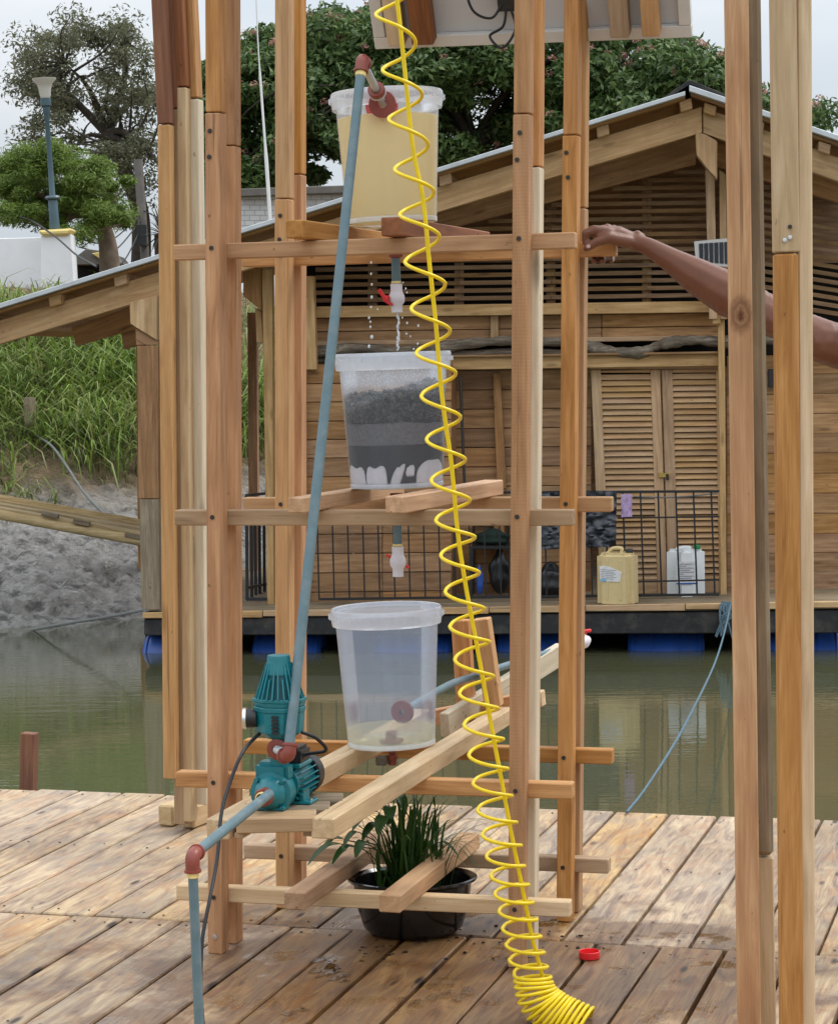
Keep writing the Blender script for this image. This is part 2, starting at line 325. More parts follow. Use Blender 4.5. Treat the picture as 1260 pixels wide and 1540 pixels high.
def gravel_mat():
    m, t, out = newmat('wet gravel'); n = N(t); ri = n('ShaderNodeNewGeometry').outputs['Random Per Island']
    c = n.ramp(ri, [(0, (.022, .024, .024)), (.4, (.05, .053, .05)), (.7, (.085, .085, .08)), (.9, (.15, .125, .10)), (1, (.2, .19, .175))])
    n.bsdf(out, c, .6, .4, n.noise(n('ShaderNodeTexCoord').outputs['Object'], 120), .4); return m
M['gravel'] = gravel_mat()
def liquid_mat(name, col, clear):
    m, t, out = newmat(name); n = N(t)
    p = n('ShaderNodeBsdfPrincipled', {'Base Color': (*col, 1), 'Roughness': .3, 'Specular IOR Level': .3}); tl = n('ShaderNodeBsdfTranslucent', {'Color': (*col, 1)})
    s = n('ShaderNodeMixShader', {0: .5, 1: p.outputs[0], 2: tl.outputs[0]}); tp = n('ShaderNodeBsdfTransparent', {'Color': (1, .97, .86, 1)})
    s2 = n('ShaderNodeMixShader', {0: clear, 1: s.outputs[0], 2: tp.outputs[0]}); t.links.new(s2.outputs[0], out.inputs[0]); return m
M['turbid'] = liquid_mat('turbid yellow water', (.97, .85, .52), .03)
def clearwater():
    m, t, out = newmat('clear water surface'); n = N(t); oc = n('ShaderNodeTexCoord').outputs['Object']
    g = n('ShaderNodeBsdfGlossy', {'Roughness': .04, 'Color': (1, 1, 1, 1)}); tp = n('ShaderNodeBsdfTransparent', {'Color': (.95, .91, .70, 1)})
    b = n('ShaderNodeBump', {'Height': n.noise(oc, 30, 2), 'Strength': .25, 'Distance': .006}); t.links.new(b.outputs[0], g.inputs['Normal'])
    fr = n('ShaderNodeFresnel', {'IOR': 1.5}); t.links.new(b.outputs[0], fr.inputs['Normal'])
    s = n('ShaderNodeMixShader', {0: fr.outputs[0], 1: tp.outputs[0], 2: g.outputs[0]}); t.links.new(s.outputs[0], out.inputs[0]); return m
M['clearwater'] = liquid_mat('slightly yellowed water', (.95, .92, .70), .72)
def puddlemat():
    m, t, out = newmat('water film'); n = N(t); P = n('ShaderNodeNewGeometry').outputs['Position']
    g = n('ShaderNodeBsdfGlossy', {'Roughness': .1, 'Color': (1, 1, 1, 1)}); tp = n('ShaderNodeBsdfTransparent', {'Color': (.92, .9, .86, 1)})
    b = n('ShaderNodeBump', {'Height': n.noise(P, 75, 3), 'Strength': .5, 'Distance': .004}); t.links.new(b.outputs[0], g.inputs['Normal'])
    fr = n('ShaderNodeFresnel', {'IOR': 1.4}); t.links.new(b.outputs[0], fr.inputs['Normal'])
    s = n('ShaderNodeMixShader', {0: fr.outputs[0], 1: tp.outputs[0], 2: g.outputs[0]}); t.links.new(s.outputs[0], out.inputs[0]); return m
M['puddle'] = puddlemat()
def watersurf():
    m, t, out = newmat('river water'); n = N(t); p = n('ShaderNodeNewGeometry').outputs['Position']
    a = n.noise(n('ShaderNodeMapping', {'Vector': p, 'Scale': (1.0, 5.5, 1), 'Rotation': (0, 0, math.radians(-4))}).outputs[0], 2.4, 3, .5, .4)
    b = n.noise(n('ShaderNodeMapping', {'Vector': p, 'Scale': (1.2, 4, 1)}).outputs[0], 7, 2, .5)
    patch = n.ramp(n.noise(p, .35, 3), [(.38, (.15, .15, .15)), (.62, (1, 1, 1))])
    h = n.math('MULTIPLY', n.math('ADD', a, n.math('MULTIPLY', b, .35)), patch)
    c = n.mix(n.noise(p, .5, 3), (.062, .067, .032), (.086, .086, .048))
    n.bsdf(out, c, .015, .5, h, .26, .008, IOR=1.55); return m
M['water'] = watersurf()
def deckmat():
    m, t, out = newmat('weathered deck board'); n = N(t)
    oc = n('ShaderNodeTexCoord').outputs['Object']; oi = n('ShaderNodeObjectInfo').outputs['Random']; P = n('ShaderNodeNewGeometry').outputs['Position']
    off = n('ShaderNodeVectorMath', {0: oc, 1: n('ShaderNodeCombineXYZ', {'X': n.math('MULTIPLY', oi, 53.), 'Y': n.math('MULTIPLY', oi, 17.), 'Z': oi}).outputs[0]}, operation='ADD').outputs[0]
    n1 = n.noise(n('ShaderNodeMapping', {'Vector': off, 'Scale': (1.5, 9, 5)}).outputs[0], 2.2, 6, .62, 1.6)
    n2 = n.noise(n('ShaderNodeMapping', {'Vector': off, 'Scale': (5, 110, 60)}).outputs[0], 1.5, 3, .6)
    c = n.ramp(n.math('ADD', n.math('MULTIPLY', n1, .75), n.math('MULTIPLY', n2, .25)), [(.30, (.13, .078, .048)), (.42, (.32, .205, .125)), (.52, (.49, .335, .185)), (.66, (.65, .485, .27))])
    # grey weathering and orange patches
    g1 = n.ramp(n.noise(n('ShaderNodeMapping', {'Vector': off, 'Scale': (2, 5, 4)}).outputs[0], 1.6, 5, .6, .8), [(.42, (0, 0, 0)), (.62, (1, 1, 1))])
    c = n.mix(n.math('MULTIPLY', g1, .5), c, (.28, .23, .185))
    g2 = n.ramp(n.noise(n('ShaderNodeMapping', {'Vector': off, 'Scale': (3, 8, 4), 'Location': (5, 3, 1)}).outputs[0], 1.5, 5, .65, 1.2), [(.52, (0, 0, 0)), (.68, (1, 1, 1))])
    c = n.mix(n.math('MULTIPLY', g2, .62), c, (.44, .215, .085))
    vo = n('ShaderNodeTexVoronoi', {'Vector': n('ShaderNodeMapping', {'Vector': off, 'Scale': (3.2, 11, 1)}).outputs[0], 'Scale': 1.0}).outputs['Distance']
    c = n.mix(n.ramp(vo, [(.07, (.95, .95, .95)), (.15, (0, 0, 0))]), c, (.05, .03, .02))
    # water spilled around the rack's foot soaks the boards
    ds = n('ShaderNodeVectorMath', {0: P, 1: (.02, 5.95, 0)}, operation='DISTANCE').outputs['Value']
    wn_ = n.math('ADD', n.math('MULTIPLY', ds, -.72), n.math('MULTIPLY', n.noise(P, 3.2, 5, .6), 1.7))
    wet = n.ramp(wn_, [(.08, (0, 0, 0)), (.30, (1, 1, 1))])
    damp = n.ramp(n.noise(n('ShaderNodeMapping', {'Vector': P, 'Scale': (1, 1, 1), 'Location': (4, 2, 0)}).outputs[0], 1.3, 4), [(.5, (0, 0, 0)), (.7, (.5, .5, .5))])
    wet = n.math('MAXIMUM', wet, damp)
    c = n.mix(n.math('MULTIPLY', wet, .85), c, n.mix(1.0, c, (.40, .285, .185), 'MULTIPLY'))
    pud = n.ramp(n.noise(P, 6.5, 3, .5), [(.56, (0, 0, 0)), (.63, (1, 1, 1))]); pud = n.math('MULTIPLY', wet, pud)
    r = n.math('SUBTRACT', n('ShaderNodeMapRange', {'Value': wet, 'To Min': .62, 'To Max': .44}).outputs[0], n.math('MULTIPLY', pud, .38))
    hs = n('ShaderNodeHueSaturation', {'Color': c, 'Saturation': n('ShaderNodeMapRange', {'Value': n.math('FRACT', n.math('MULTIPLY', oi, 5.3)), 'To Min': .8, 'To Max': 1.15}).outputs[0], 'Value': n('ShaderNodeMapRange', {'Value': oi, 'To Min': .68, 'To Max': 1.05}).outputs[0]}).outputs[0]
    n.bsdf(out, hs, r, .45, n.math('ADD', n2, n.math('MULTIPLY', n1, .8)), .35, .004); return m
M['deck'] = deckmat()
def mudmat():
    m, t, out = newmat('bank soil'); n = N(t); g = n('ShaderNodeNewGeometry'); P = g.outputs['Position']
    z = n('ShaderNodeSeparateXYZ', {0: P}).outputs['Z']; a = n.noise(P, 2.4, 6, .65)
    mud = n.ramp(n.noise(P, 5, 6, .7), [(.34, (.085, .08, .07)), (.45, (.27, .255, .235)), (.75, (.40, .385, .36))])
    earth = n.ramp(n.noise(P, 6, 6, .7), [(.35, (.10, .07, .035)), (.6, (.21, .15, .075)), (.8, (.3, .22, .12))])
    f = n.ramp(n.math('ADD', z, n.math('MULTIPLY', a, .5)), [(.45, (0, 0, 0)), (.85, (1, 1, 1))])
    c = n.mix(f, mud, earth)
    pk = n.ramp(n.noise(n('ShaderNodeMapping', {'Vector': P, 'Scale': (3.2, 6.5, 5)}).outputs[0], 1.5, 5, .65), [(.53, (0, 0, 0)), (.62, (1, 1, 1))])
    c = n.mix(n.math('MULTIPLY', pk, n.math('MULTIPLY', n.math('SUBTRACT', 1.0, f), .75)), c, (.035, .032, .028))  # shade of cracks and footprints painted into the mud colour as dark patches
    n.bsdf(out, c, n('ShaderNodeMapRange', {'Value': f, 'To Min': .2, 'To Max': .9}).outputs[0], .55, n.noise(n('ShaderNodeMapping', {'Vector': P, 'Scale': (1, 1.8, 1)}).outputs[0], 16, 5, .7), 1.0, .05); return m
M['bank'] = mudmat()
M['grass'] = foliage('bank grass', [(.08, .125, .025), (.16, .25, .038), (.25, .37, .055), (.33, .42, .10), (.4, .37, .16)], .45, .3)
M['lowgrass'] = foliage('bank undergrowth', [(.07, .085, .03), (.12, .14, .045), (.17, .19, .065), (.23, .21, .1), (.29, .25, .14)], .55, .3)
M['drygrass'] = foliage('dry grass', [(.14, .12, .05), (.22, .17, .08), (.3, .22, .12), (.12, .13, .04)], .7, .2)
M['leaf_big'] = foliage('flowering tree leaves', [(.04, .08, .022), (.08, .145, .035), (.13, .205, .055), (.20, .27, .09)], .5, .25)
M['leaf_grey'] = foliage('grey green leaves', [(.09, .10, .055), (.14, .15, .08), (.19, .19, .105), (.24, .225, .135)], .6, .4)
M['leaf_lime'] = foliage('bright green leaves', [(.09, .15, .025), (.16, .25, .04), (.23, .33, .06), (.32, .40, .11)], .5, .35)
M['flower'] = foliage('pink blossom', [(.36, .15, .12), (.5, .25, .19), (.62, .40, .32)], .7, .3)
M['plantleaf'] = foliage('pot plant leaves', [(.018, .055, .010), (.035, .095, .016), (.06, .135, .026), (.09, .16, .04)], .35, .3)
M['palmleaf'] = foliage('dark palm leaves', [(.02, .03, .02), (.035, .05, .03)], .6, .2)
def skinmat():
    m, t, out = newmat('brown skin'); n = N(t); oc = n('ShaderNodeTexCoord').outputs['Object']
    c = n.mix(n.noise(oc, 14, 4), (.125, .044, .022), (.195, .074, .039))
    b = n.bsdf(out, c, .46, .4, n.noise(oc, 160, 3), .25, .0015); b.inputs['Subsurface Weight'].default_value = .12; b.inputs['Subsurface Radius'].default_value = (.012, .005, .003); return m
M['skin'] = skinmat()
M['shirt'] = plain('grey blue shirt', (.09, .12, .17), .9, .1, .1, 40, .3)
M['jeans'] = plain('dark trousers', (.03, .035, .05), .9, .1, .1, 40, .3)
M['hair'] = plain('black hair', (.01, .009, .008), .6, .3, .2, 60, .5)

# ------------------------------------------------------------------ water, bank, grass
wb = bmesh.new(); bmesh.ops.create_grid(wb, x_segments=1, y_segments=1, size=1)
for v in wb.verts: v.co = Vector((v.co.x * 120, v.co.y * 70 + 30, -.5))
link('river_water', fin(wb), M['water'], kind='structure')
def vnoise(x, y, s=0):
    """cheap smooth value noise"""
    xi, yi = np.floor(x).astype(int), np.floor(y).astype(int); xf, yf = x - xi, y - yi
    def h(a, b): n = (a * 374761393 + b * 668265263 + s * 69069) & 0x7fffffff; n = ((n ^ (n >> 13)) * 1274126177) & 0x7fffffff; return (n & 0xffff) / 65535.
    u, v = xf * xf * (3 - 2 * xf), yf * yf * (3 - 2 * yf)
    return (h(xi, yi) * (1 - u) + h(xi + 1, yi) * u) * (1 - v) + (h(xi, yi + 1) * (1 - u) + h(xi + 1, yi + 1) * u) * v
def bank_z(x, y, fine=True):
    x = np.asarray(x, float); y = np.asarray(y, float)
    yw = np.minimum(18.6 + .78 * (x + 3.17), 21.6); yw = np.maximum(yw, 14.0)
    s = (y - yw) * .8 + (vnoise(x * .7 + 9, y * .7) - .5) * .7
    z = np.interp(s, [-12, -1, 0, 2.4, 5.5, 8.0, 11, 400], [-6, -.75, -.5, .47, 2.0, 2.5, 2.68, 2.72])
    if fine:
        k = np.clip((s + .3) / .6, 0, 1) * np.where(s < 3.2, 1., .6)
        r = 1 - np.abs(2 * vnoise(x * 2.6, y * 2.1, 5) - 1); r2 = 1 - np.abs(2 * vnoise(x * 6.5 + 3, y * 5, 8) - 1)
        z = z + k * (.07 * (r - .6) + .055 * (r2 - .6) - .30 * np.clip(vnoise(x * 5.5 + 5, y * 8, 4) - .66, 0, 1) - .16 * np.clip(vnoise(x * 13 + 5, y * 19, 9) - .6, 0, 1) + .05 * (vnoise(x * 14, y * 22, 3) - .5) + .035 * (1 - np.abs(2 * vnoise(x * 24, y * 34, 6) - 1) - .5))
    return z
def grid(x0, x1, nx, y0, y1, ny, fine=True):
    X, Y = np.meshgrid(np.linspace(x0, x1, nx), np.linspace(y0, y1, ny)); Z = bank_z(X, Y, fine)
    V = np.stack([X.ravel(), Y.ravel(), Z.ravel()], 1); i = np.arange(nx * ny).reshape(ny, nx)
    return V, np.stack([i[:-1, :-1].ravel(), i[:-1, 1:].ravel(), i[1:, 1:].ravel(), i[1:, :-1].ravel()], 1)
V1, F1 = grid(-9, 6, 520, 12.5, 30, 560)
me = npmesh(V1, F1, 4); me.polygons.foreach_set('use_smooth', [True] * len(me.polygons))
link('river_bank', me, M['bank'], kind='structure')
# far ground to the horizon, outside the fine patch
bm = bmesh.new()
for (x0, x1, y0, y1) in ((-200, -9, 12.5, 30), (6, 200, 12.5, 30), (-200, 200, 30, 420)):
    nx, ny = 14, 14; g = [[bm.verts.new((x0 + (x1 - x0) * a / nx, y0 + (y1 - y0) * b / ny, float(bank_z(x0 + (x1 - x0) * a / nx, y0 + (y1 - y0) * b / ny, False)))) for a in range(nx + 1)] for b in range(ny + 1)]
    for b in range(ny):
        for a in range(nx): bm.faces.new((g[b][a], g[b][a + 1], g[b + 1][a + 1], g[b + 1][a]))
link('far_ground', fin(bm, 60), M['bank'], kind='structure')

def blades(name, n, xr, yr, sel, lo, hi, wid, mat, bend=.6, clump=.0):
    x = RNG.uniform(*xr, n); y = RNG.uniform(*yr, n)
    z = bank_z(x, y); k = sel(x, y, z) > RNG.random(n); x, y, z = x[k], y[k], z[k]; m = len(x)
    h = RNG.uniform(lo, hi, m) * (.55 + .9 * vnoise(x * 1.3, y * 1.3, 21)); a = RNG.uniform(0, 6.283, m); b = RNG.uniform(.3 * bend, bend, m) * h
    w = wid * RNG.uniform(.6, 1.3, m); dx, dy = np.cos(a), np.sin(a); px, py = -dy * w, dx * w
    V = np.zeros((m, 7, 3)); 
    for i, (t, tw) in enumerate(((0, .7), (.45, 1.), (.8, .65))):
        cx, cy, cz = x + dx * b * t ** 2, y + dy * b * t ** 2, z - .03 + h * (t - .35 * (b / h) * t ** 3)
        V[:, 2 * i] = np.stack([cx - px * tw, cy - py * tw, cz], 1); V[:, 2 * i + 1] = np.stack([cx + px * tw, cy + py * tw, cz], 1)
    V[:, 6] = np.stack([x + dx * b * 1.15, y + dy * b * 1.15, z - .03 + h * (1 - .55 * b / h)], 1)
    o = (np.arange(m) * 7)[:, None]
    T = np.concatenate([o + np.array([[0, 1, 3]]), o + np.array([[0, 3, 2]]), o + np.array([[2, 3, 5]]), o + np.array([[2, 5, 4]]), o + np.array([[4, 5, 6]])])
    return link(name, npmesh(V.reshape(-1, 3), T, 3), mat, kind='stuff')
sm = lambda a, b, v: np.clip((v - a) / (b - a), 0, 1)
gsel = lambda x, y, z: sm(.5, .95, z + .6 * (vnoise(x * 1.1, y * 1.1, 2) - .5)) * (1 - .97 * sm(2.0, 2.3, z)) * (1 - .85 * sm(-3.0, -2.4, x) * sm(1.0, 1.5, z))
tag(blades('bank_grass', 62000, (-8.5, 1.5), (18, 28), gsel, .22, .62, .0085, M['grass'], 1.35), 'tall arching green grass covering the river bank')
tag(blades('low_grass', 95000, (-8.5, 1.5), (18, 28), gsel, .1, .28, .006, M['lowgrass'], 1.1), 'dull olive undergrowth low on the river bank')
tag(blades('dry_grass', 16000, (-8.5, 3), (20, 30), lambda x, y, z: sm(1.9, 2.3, z) * .9 + .3 * sm(.4, .6, z), .05, .17, .006, M['drygrass'], .9), 'short straw coloured dry grass along the top of the bank')

# ------------------------------------------------------------------ deck
deck = thing('deck', 'weathered wet timber deck of wide boards', 'deck', W(-1.5, 6, 0), kind='structure'); del deck['category']
bm = bmesh.new(); addbox(bm, W(-1.2, 5.0, -.27), EX, EY, EZ, 9.4, 6.0, .26); addbox(bm, W(-1.2, 5.0, -.445), EX, EY, EZ, 9.0, 5.6, .14)
link('deck_base', fin(bm), M['dark'], deck)
def row(x0, y0, y1, stops, seed):
    r = random.Random(seed)
    for a, b in zip(stops, stops[1:]):
        g = .0036 + r.random() * .003; dz = r.uniform(-.004, .003)
        p0, p1 = W((a + b) / 2, y0 + .006 + r.uniform(0, .004), -.02 + dz), W((a + b) / 2 + r.uniform(-.002, .002), y1 - .006 - r.uniform(0, .006), -.02 + dz + r.uniform(-.002, .002))
        beam('deck_board', p0, p1, b - a - 2 * g, .04, M['deck'], deck, EX, .004)
def stops(known, w, lo, hi):
    s = list(known)
    while s[0] > lo: s.insert(0, s[0] - w)
    while s[-1] < hi: s.append(s[-1] + w)
    return s
far = stops([-3.872, -3.697, -3.516, -3.339, -3.175, -3.0, -2.825, -2.65, -2.475, -2.3, -2.117, -1.94, -1.765, -1.588, -1.391, -1.215, -1.024], .178, -5.8, 3.3)
near = stops([-2.887, -2.715, -2.531, -2.36, -2.188, -2.001, -1.83, -1.654, -1.47, -1.285, -1.102, -.919], .18, -5.8, 3.3)
row(0, 6.215, 8.06, far, 3); row(0, 4.1, 6.215, near, 4); row(0, 2.0, 4.1, stops([-1.0], .18, -5.8, 3.3), 5)

bm = bmesh.new(); rg = random.Random(31)
for st, ys in ((far, (6.27, 7.15, 7.98)), (near, (4.2, 5.15, 6.14))):
    for a, b in zip(st, st[1:]):
        for y in ys:
            for f in (.22, .78):
                c = W(a + (b - a) * (f + rg.uniform(-.06, .06)), y + rg.uniform(-.02, .02), .0012); r = rg.uniform(.0035, .0055)
                q = bmesh.ops.create_cone(bm, cap_ends=True, segments=8, radius1=r, radius2=r * .8, depth=.0016)
                for v in q['verts']: v.co += c
link('nail_heads', fin(bm), M['screw'], deck, None, 'stuff')
# shallow puddles left by the dripping taps
rg = random.Random(21)
def puddle(x, y, a, b, n, label):
    bm = bmesh.new()
    for k in range(n):
        c = gz(x + rg.gauss(0, a), y + rg.gauss(0, b), 0); r = rg.uniform(.004, .022); rx = r * rg.uniform(1, 2.2); m = 14; ph = rg.uniform(0, 6)
        ring = [bm.verts.new(c + EY * (rx * math.cos(t) * (1 + .25 * math.sin(3 * t + ph))) + EX * (r * math.sin(t) * (1 + .2 * math.sin(2 * t + ph))) + EZ * .0042) for t in [2 * math.pi * j / m for j in range(m)]]
        top = [bm.verts.new(c + (v.co - c) * .8 + EZ * .0016) for v in ring]
        for j in range(m): bm.faces.new((ring[j], ring[(j + 1) % m], top[(j + 1) % m], top[j]))
        bm.faces.new(top)
    return tag(link('puddle', fin(bm, 60), M['puddle'], None, None, 'stuff'), label)
puddle(492, 1462, 15, 9, 18, 'splashed water glinting on the boards left of the tub'); puddle(598, 1512, 22, 6, 6, 'thin wet splash on the boards in front of the tub'); puddle(690, 1502, 14, 6, 4, 'small water drops on the boards left of the coiled hose'); puddle(455, 1520, 10, 4, 3, 'few drops of water near the bottom edge of the deck')
# ------------------------------------------------------------------ wooden rack of four double legs (leans a little)
LEAN = .022
def T(x, y, z): return W(x + LEAN * z, y, z)
rack = thing('wooden_rack', 'tall open rack of fresh reddish timber carrying three buckets on the deck', 'rack', W(-1.87, 6.16, 0))
def screw(p, r=.0065, mat='screw', axis=None):
    a = axis or -EY; lathe('screw', [(0, 0), (r * .55, .0), (r, .001), (r, .0025), (0, .003)], M[mat], rack, Vector(p) + a * .0005, a, 10)
def leg(xl, y0, topz, spl, mA, mAu, mB, mBu, offB=0.0):
    """two timbers sandwiching the rails; each is spliced to an upper length"""
    w, d = .043, .055
    xa = xl + w / 2
    ya, yb = y0 + d / 2, y0 + d + .06 + .027
    za, zb = spl
    side = EX
    beam('post', T(xa, ya, 0), T(xa, ya, za - .0015), w, d, M[mA], rack, side)
    beam('post', T(xa + .001, ya + .001, za + .0015), T(xa + .001, ya, topz), w - .001, d, M[mAu], rack, side)
    beam('post', T(xa + offB, yb, 0), T(xa + offB, yb, zb - .0015), w, d, M[mB], rack, side)
    beam('post', T(xa + offB, yb, zb + .0015), T(xa + offB, yb, topz), w - .001, d, M[mBu], rack, side)
    for z in (za - .05, za - .12): screw(T(xa - .004 + random.uniform(-.006, .006), y0, z))
    for z in (.03,): screw(T(xa, y0, z + .02), .008, 'chrome')
    for z in (1.957, 1.219, .479, .155): screw(T(xa - .003, y0, z + .006), .0065)
leg(-2.320, 5.868, 2.98, (2.33, 2.25), 'orange', 'orange', 'orange', 'orange')
leg(-1.466, 5.902, 2.98, (2.29, 2.16), 'orange_saw', 'orange', 'ivory', 'orange', .004)
leg(-2.311, 6.408, 2.75, (2.13, 2.21), 'amber', 'amber', 'orange', 'orange', 0)
leg(-1.447, 6.424, 2.75, (2.28, 2.08), 'orange', 'orange', 'amber', 'amber', .0)
RZ = [1.957, 1.219, .479, .155]
for z, mF, mB in zip(RZ, ('amber', 'tan', 'orange', 'pale'), ('orange', 'amber', 'orange', 'tan')):
    for y0, m in ((5.868 + .0125, mF), (6.408 + .016, mB)):
        y = y0 + .055 + .0255
        beam('rail', T(-2.437, y - (.017 if y0 < 6 else .012), z), T(-1.303 + random.uniform(-.006, .006), y + (.012 if y0 < 6 else .004), z), .045, .043, M[m], rack, EY)
def bearer(p, L, m, w=.055, h=.047, ang=16, name='bearer'):
    a = math.radians(ang); d = Vector((math.sin(a), math.cos(a), 0)); p = Vector(p) + EZ * (h / 2 + .0005)
    return beam(name, p, p + d * L, w, h, M[m], rack)
bearer(gz(588, 355, 1.98), .86, 'redbrown', .056, .05, 18); bearer(gz(443, 358, 1.98), .8, 'orange', .05, .048, 18)
bearer((-.062, 6.05, 1.241), .80, 'pink', .06, .045, 21); bearer((-.33, 6.13, 1.241), .74, 'pink', .05, .042, 21)
bearer(gz(586, 1373, .177), .82, 'pink', .06, .048, 16.5); bearer(gz(443, 1369, .177), .78, 'pink', .06, .048, 16.5)
pR = gz(485, 1262, .501); pL = gz(328, 1263, .501)
bearer(pR, 1.95, 'pale', .058, .05, 16.5); bearer(pL, 1.75, 'pale', .058, .05, 16.5)
# boards between the two long bearers, under the pump
for k, dy in enumerate((.05, .158, .266)):
    a = pL + EY * dy + EX * .032; b = pR + EY * dy - EX * .032
    beam('shelf_board', a + EZ * .034, b + EZ * .034, .1, .036, M['plank_grey' if k else 'tan'], rack, EY)
for p in (pL + EX * .045, pR - EX * .045): beam('cleat', p + EY * .02 + EZ * .0075, p + EY * .31 + EZ * .0075, .024, .015, M['tan'], rack)
# sloping prop for the drain pipe at the far side, with two clamping uprights
pz = .585
q0 = at(668, 1085, 6.95); q1 = at(842, 985, 7.75)
beam('pipe_prop', q0 - EZ * .012, q1 + EZ * .004, .03, .075, M['ivory'], rack)
u0 = at(703, 1085, 7.14); u1 = at(693, 932, 7.14); beam('clamp_upright', u0 + EX * .0, u1, .055, .045, M['orange'], rack, EX)
u0 = at(743, 1062, 7.07); u1 = at(724, 930, 7.07); beam('clamp_upright', u0, u1, .052, .05, M['amber'], rack, EX)
beam('cross_piece', at(652, 1079, 7.2), at(776, 1056, 7.15), .05, .05, M['orange'], rack, EY)
beam('cross_piece', at(776, 1052, 7.28), at(817, 1050, 7.25), .05, .05, M['pale'], rack, EY)
beam('cross_strut', at(702, 1075, 7.1), at(702, 1120, 7.1), .045, .05, M['redbrown'], rack, EX)

# ------------------------------------------------------------------ timber columns beside the rack
lc = thing('timber_column', 'thick pale column of bundled timbers standing left of the rack at the deck edge', 'column', gz(270, 1240))
def vb(name, xy0, xy1, Y, w, d, m, par, ang=16, bev=.003):
    """upright whose front left edge runs between two picture points at depth Y"""
    a = math.radians(ang); sx = Vector((math.cos(a), -math.sin(a), 0)); sy = Vector((math.sin(a), math.cos(a), 0))
    p0, p1 = at(*xy0, Y), at(*xy1, Y); o = sx * (w / 2) + sy * (d / 2)
    return beam(name, p0 + o, p1 + o, w, d, M[m], par, sx, bev)
YL = 7.95
vb('post', (245.5, 1171), (237, 188), YL - .055, .043, .05, 'amber', lc); vb('post', (236.6, 186), (223, -90), YL - .055, .045, .05, 'redbrown', lc)
vb('post', (262, 1240), (253.4, 165), YL, .042, .055, 'tan', lc); vb('post', (253, 163), (240, -90), YL, .042, .055, 'redbrown', lc)
vb('post', (276, 1236), (266, 132), YL - .012, .033, .05, 'pale', lc); vb('post', (265.6, 130), (256, -90), YL - .012, .035, .05, 'redbrown', lc)
vb('post', (289, 1210), (276, 150), YL + .03, .054, .055, 'ivory', lc); vb('post', (275, 147), (264, -90), YL + .03, .054, .055, 'orange', lc)
for (x, y), L, w, h in (((249, 1243), .32, .06, .075), ((283, 1246), .42, .052, .078)):
    p = gz(x, y, 0) + EZ * (h / 2 + .001); beam('foot_block', p, p + Vector((math.sin(.42), math.cos(.42), 0)) * L, w, h, M['pale'], lc, None, .006)
r1 = thing('timber_column', 'pinkish knotty timber column right of the rack, in front of the bare arm', 'column', gz(1125, 1640))
vb('post', (1111, 1660), (1089, -60), 4.95, .05, .05, 'pinkcol', r1, 5); 
vb('post', (1133, 1287), (1112, -60), 5.02, .044, .06, 'plank_grey', r1, 5, .012)
vb('post', (1138, 1640), (1132, 1290), 5.03, .045, .05, 'pale', r1, 5)
r2 = thing('timber_column', 'rightmost timber column, pale upper length spliced onto an orange lower one', 'column', gz(1190, 1660))
vb('post', (1177, 1700), (1166.5, 382), 4.75, .046, .05, 'orange', r2, 0); vb('post', (1166, 379.5), (1160, -60), 4.75, .05, .05, 'pale', r2, 0)
vb('post', (1205, 1700), (1198, -60), 4.765, .03, .06, 'pale', r2, 0)
for x, y in ((1187, 341), (1187, 357), (1179, 361)): lathe('screw', [(0, 0), (.003, 0), (.0045, .001), (.0045, .003), (0, .0035)], M['screw' if y < 350 else 'chrome'], r2, at(x, y, 4.7485), (0, -1, 0), 10)

# ------------------------------------------------------------------ solar panel lying on the rack's top, seen from beneath
sp = thing('solar_panel', 'white framed solar panel on wooden battens over the rack, seen from below', 'solar panel', at(800, 60, 6.62))
pa, pb = at(566, 71, 6.86), at(1041, 53, 6.64)
px_ = (pb - pa).normalized(); pl = (pb - pa).length
py_ = (Vector((-.13, -.48, .87))); py_ = (py_ - px_ * py_.dot(px_)).normalized(); pn = px_.cross(py_).normalized()
if pn.z > 0: pn = -pn                                     # pn points down, out of the back
H_ = 1.25
def pp(u, v, w=0.0): return pa + px_ * u + py_ * v + pn * w
beam('frame_rail', pp(0, .018), pp(pl, .018), .036, .035, M['frame'], sp, py_, .002); beam('frame_rail', pp(0, H_), pp(pl, H_), .036, .035, M['frame'], sp, py_, .002)
beam('frame_rail', pp(.018, .037), pp(.018, H_ - .019), .036, .035, M['frame'], sp, px_, .002); beam('frame_rail', pp(pl - .018, .037), pp(pl - .018, H_ - .019), .036, .035, M['frame'], sp, px_, .002)
beam('back_sheet', pp(pl / 2, .037, -.008), pp(pl / 2, H_ - .019, -.008), pl - .074, .006, M['backsheet'], sp, px_, 0)
beam('cell_sheet', pp(pl / 2, .037, -.014), pp(pl / 2, H_ - .019, -.014), pl - .074, .004, M['cell'], sp, px_, 0)
for u, w, m in ((.055, .05, 'pale'), (.128, .065, 'redbrown'), (.713, .055, 'tan'), (.805, .05, 'amber')):
    beam('batten', pp(u + w / 2, .03, .046), pp(u + w / 2, H_ - .05, .046), w, .056, M[m], sp, px_)
bm = bmesh.new(); addbox(bm, pp(.41, .16, .012), px_, py_, pn, .05, .11, .028); link('junction_box', fin(bm), M['black'], sp)
tube('lead', smoothpath([pp(.40, .13, .02), pp(.37, .10, .06), pp(.32, .13, .07), pp(.31, .2, .05), pp(.38, .25, .05), pp(.41, .2, .02)]), .004, M['rubber'], sp, 8)
tube('lead', smoothpath([pp(.41, .12, .02), pp(.40, .07, .05), pp(.36, .045, .06), pp(.40, .02, .09), pp(.435, .06, .05), pp(.42, .12, .02)]), .004, M['rubber'], sp, 8)
tube('lead', smoothpath([pp(.40, .18, .02), pp(.34, .17, .04), pp(.28, .25, .04), pp(.33, .34, .03), pp(.40, .33, .01)]), .004, M['rubber'], sp, 8)

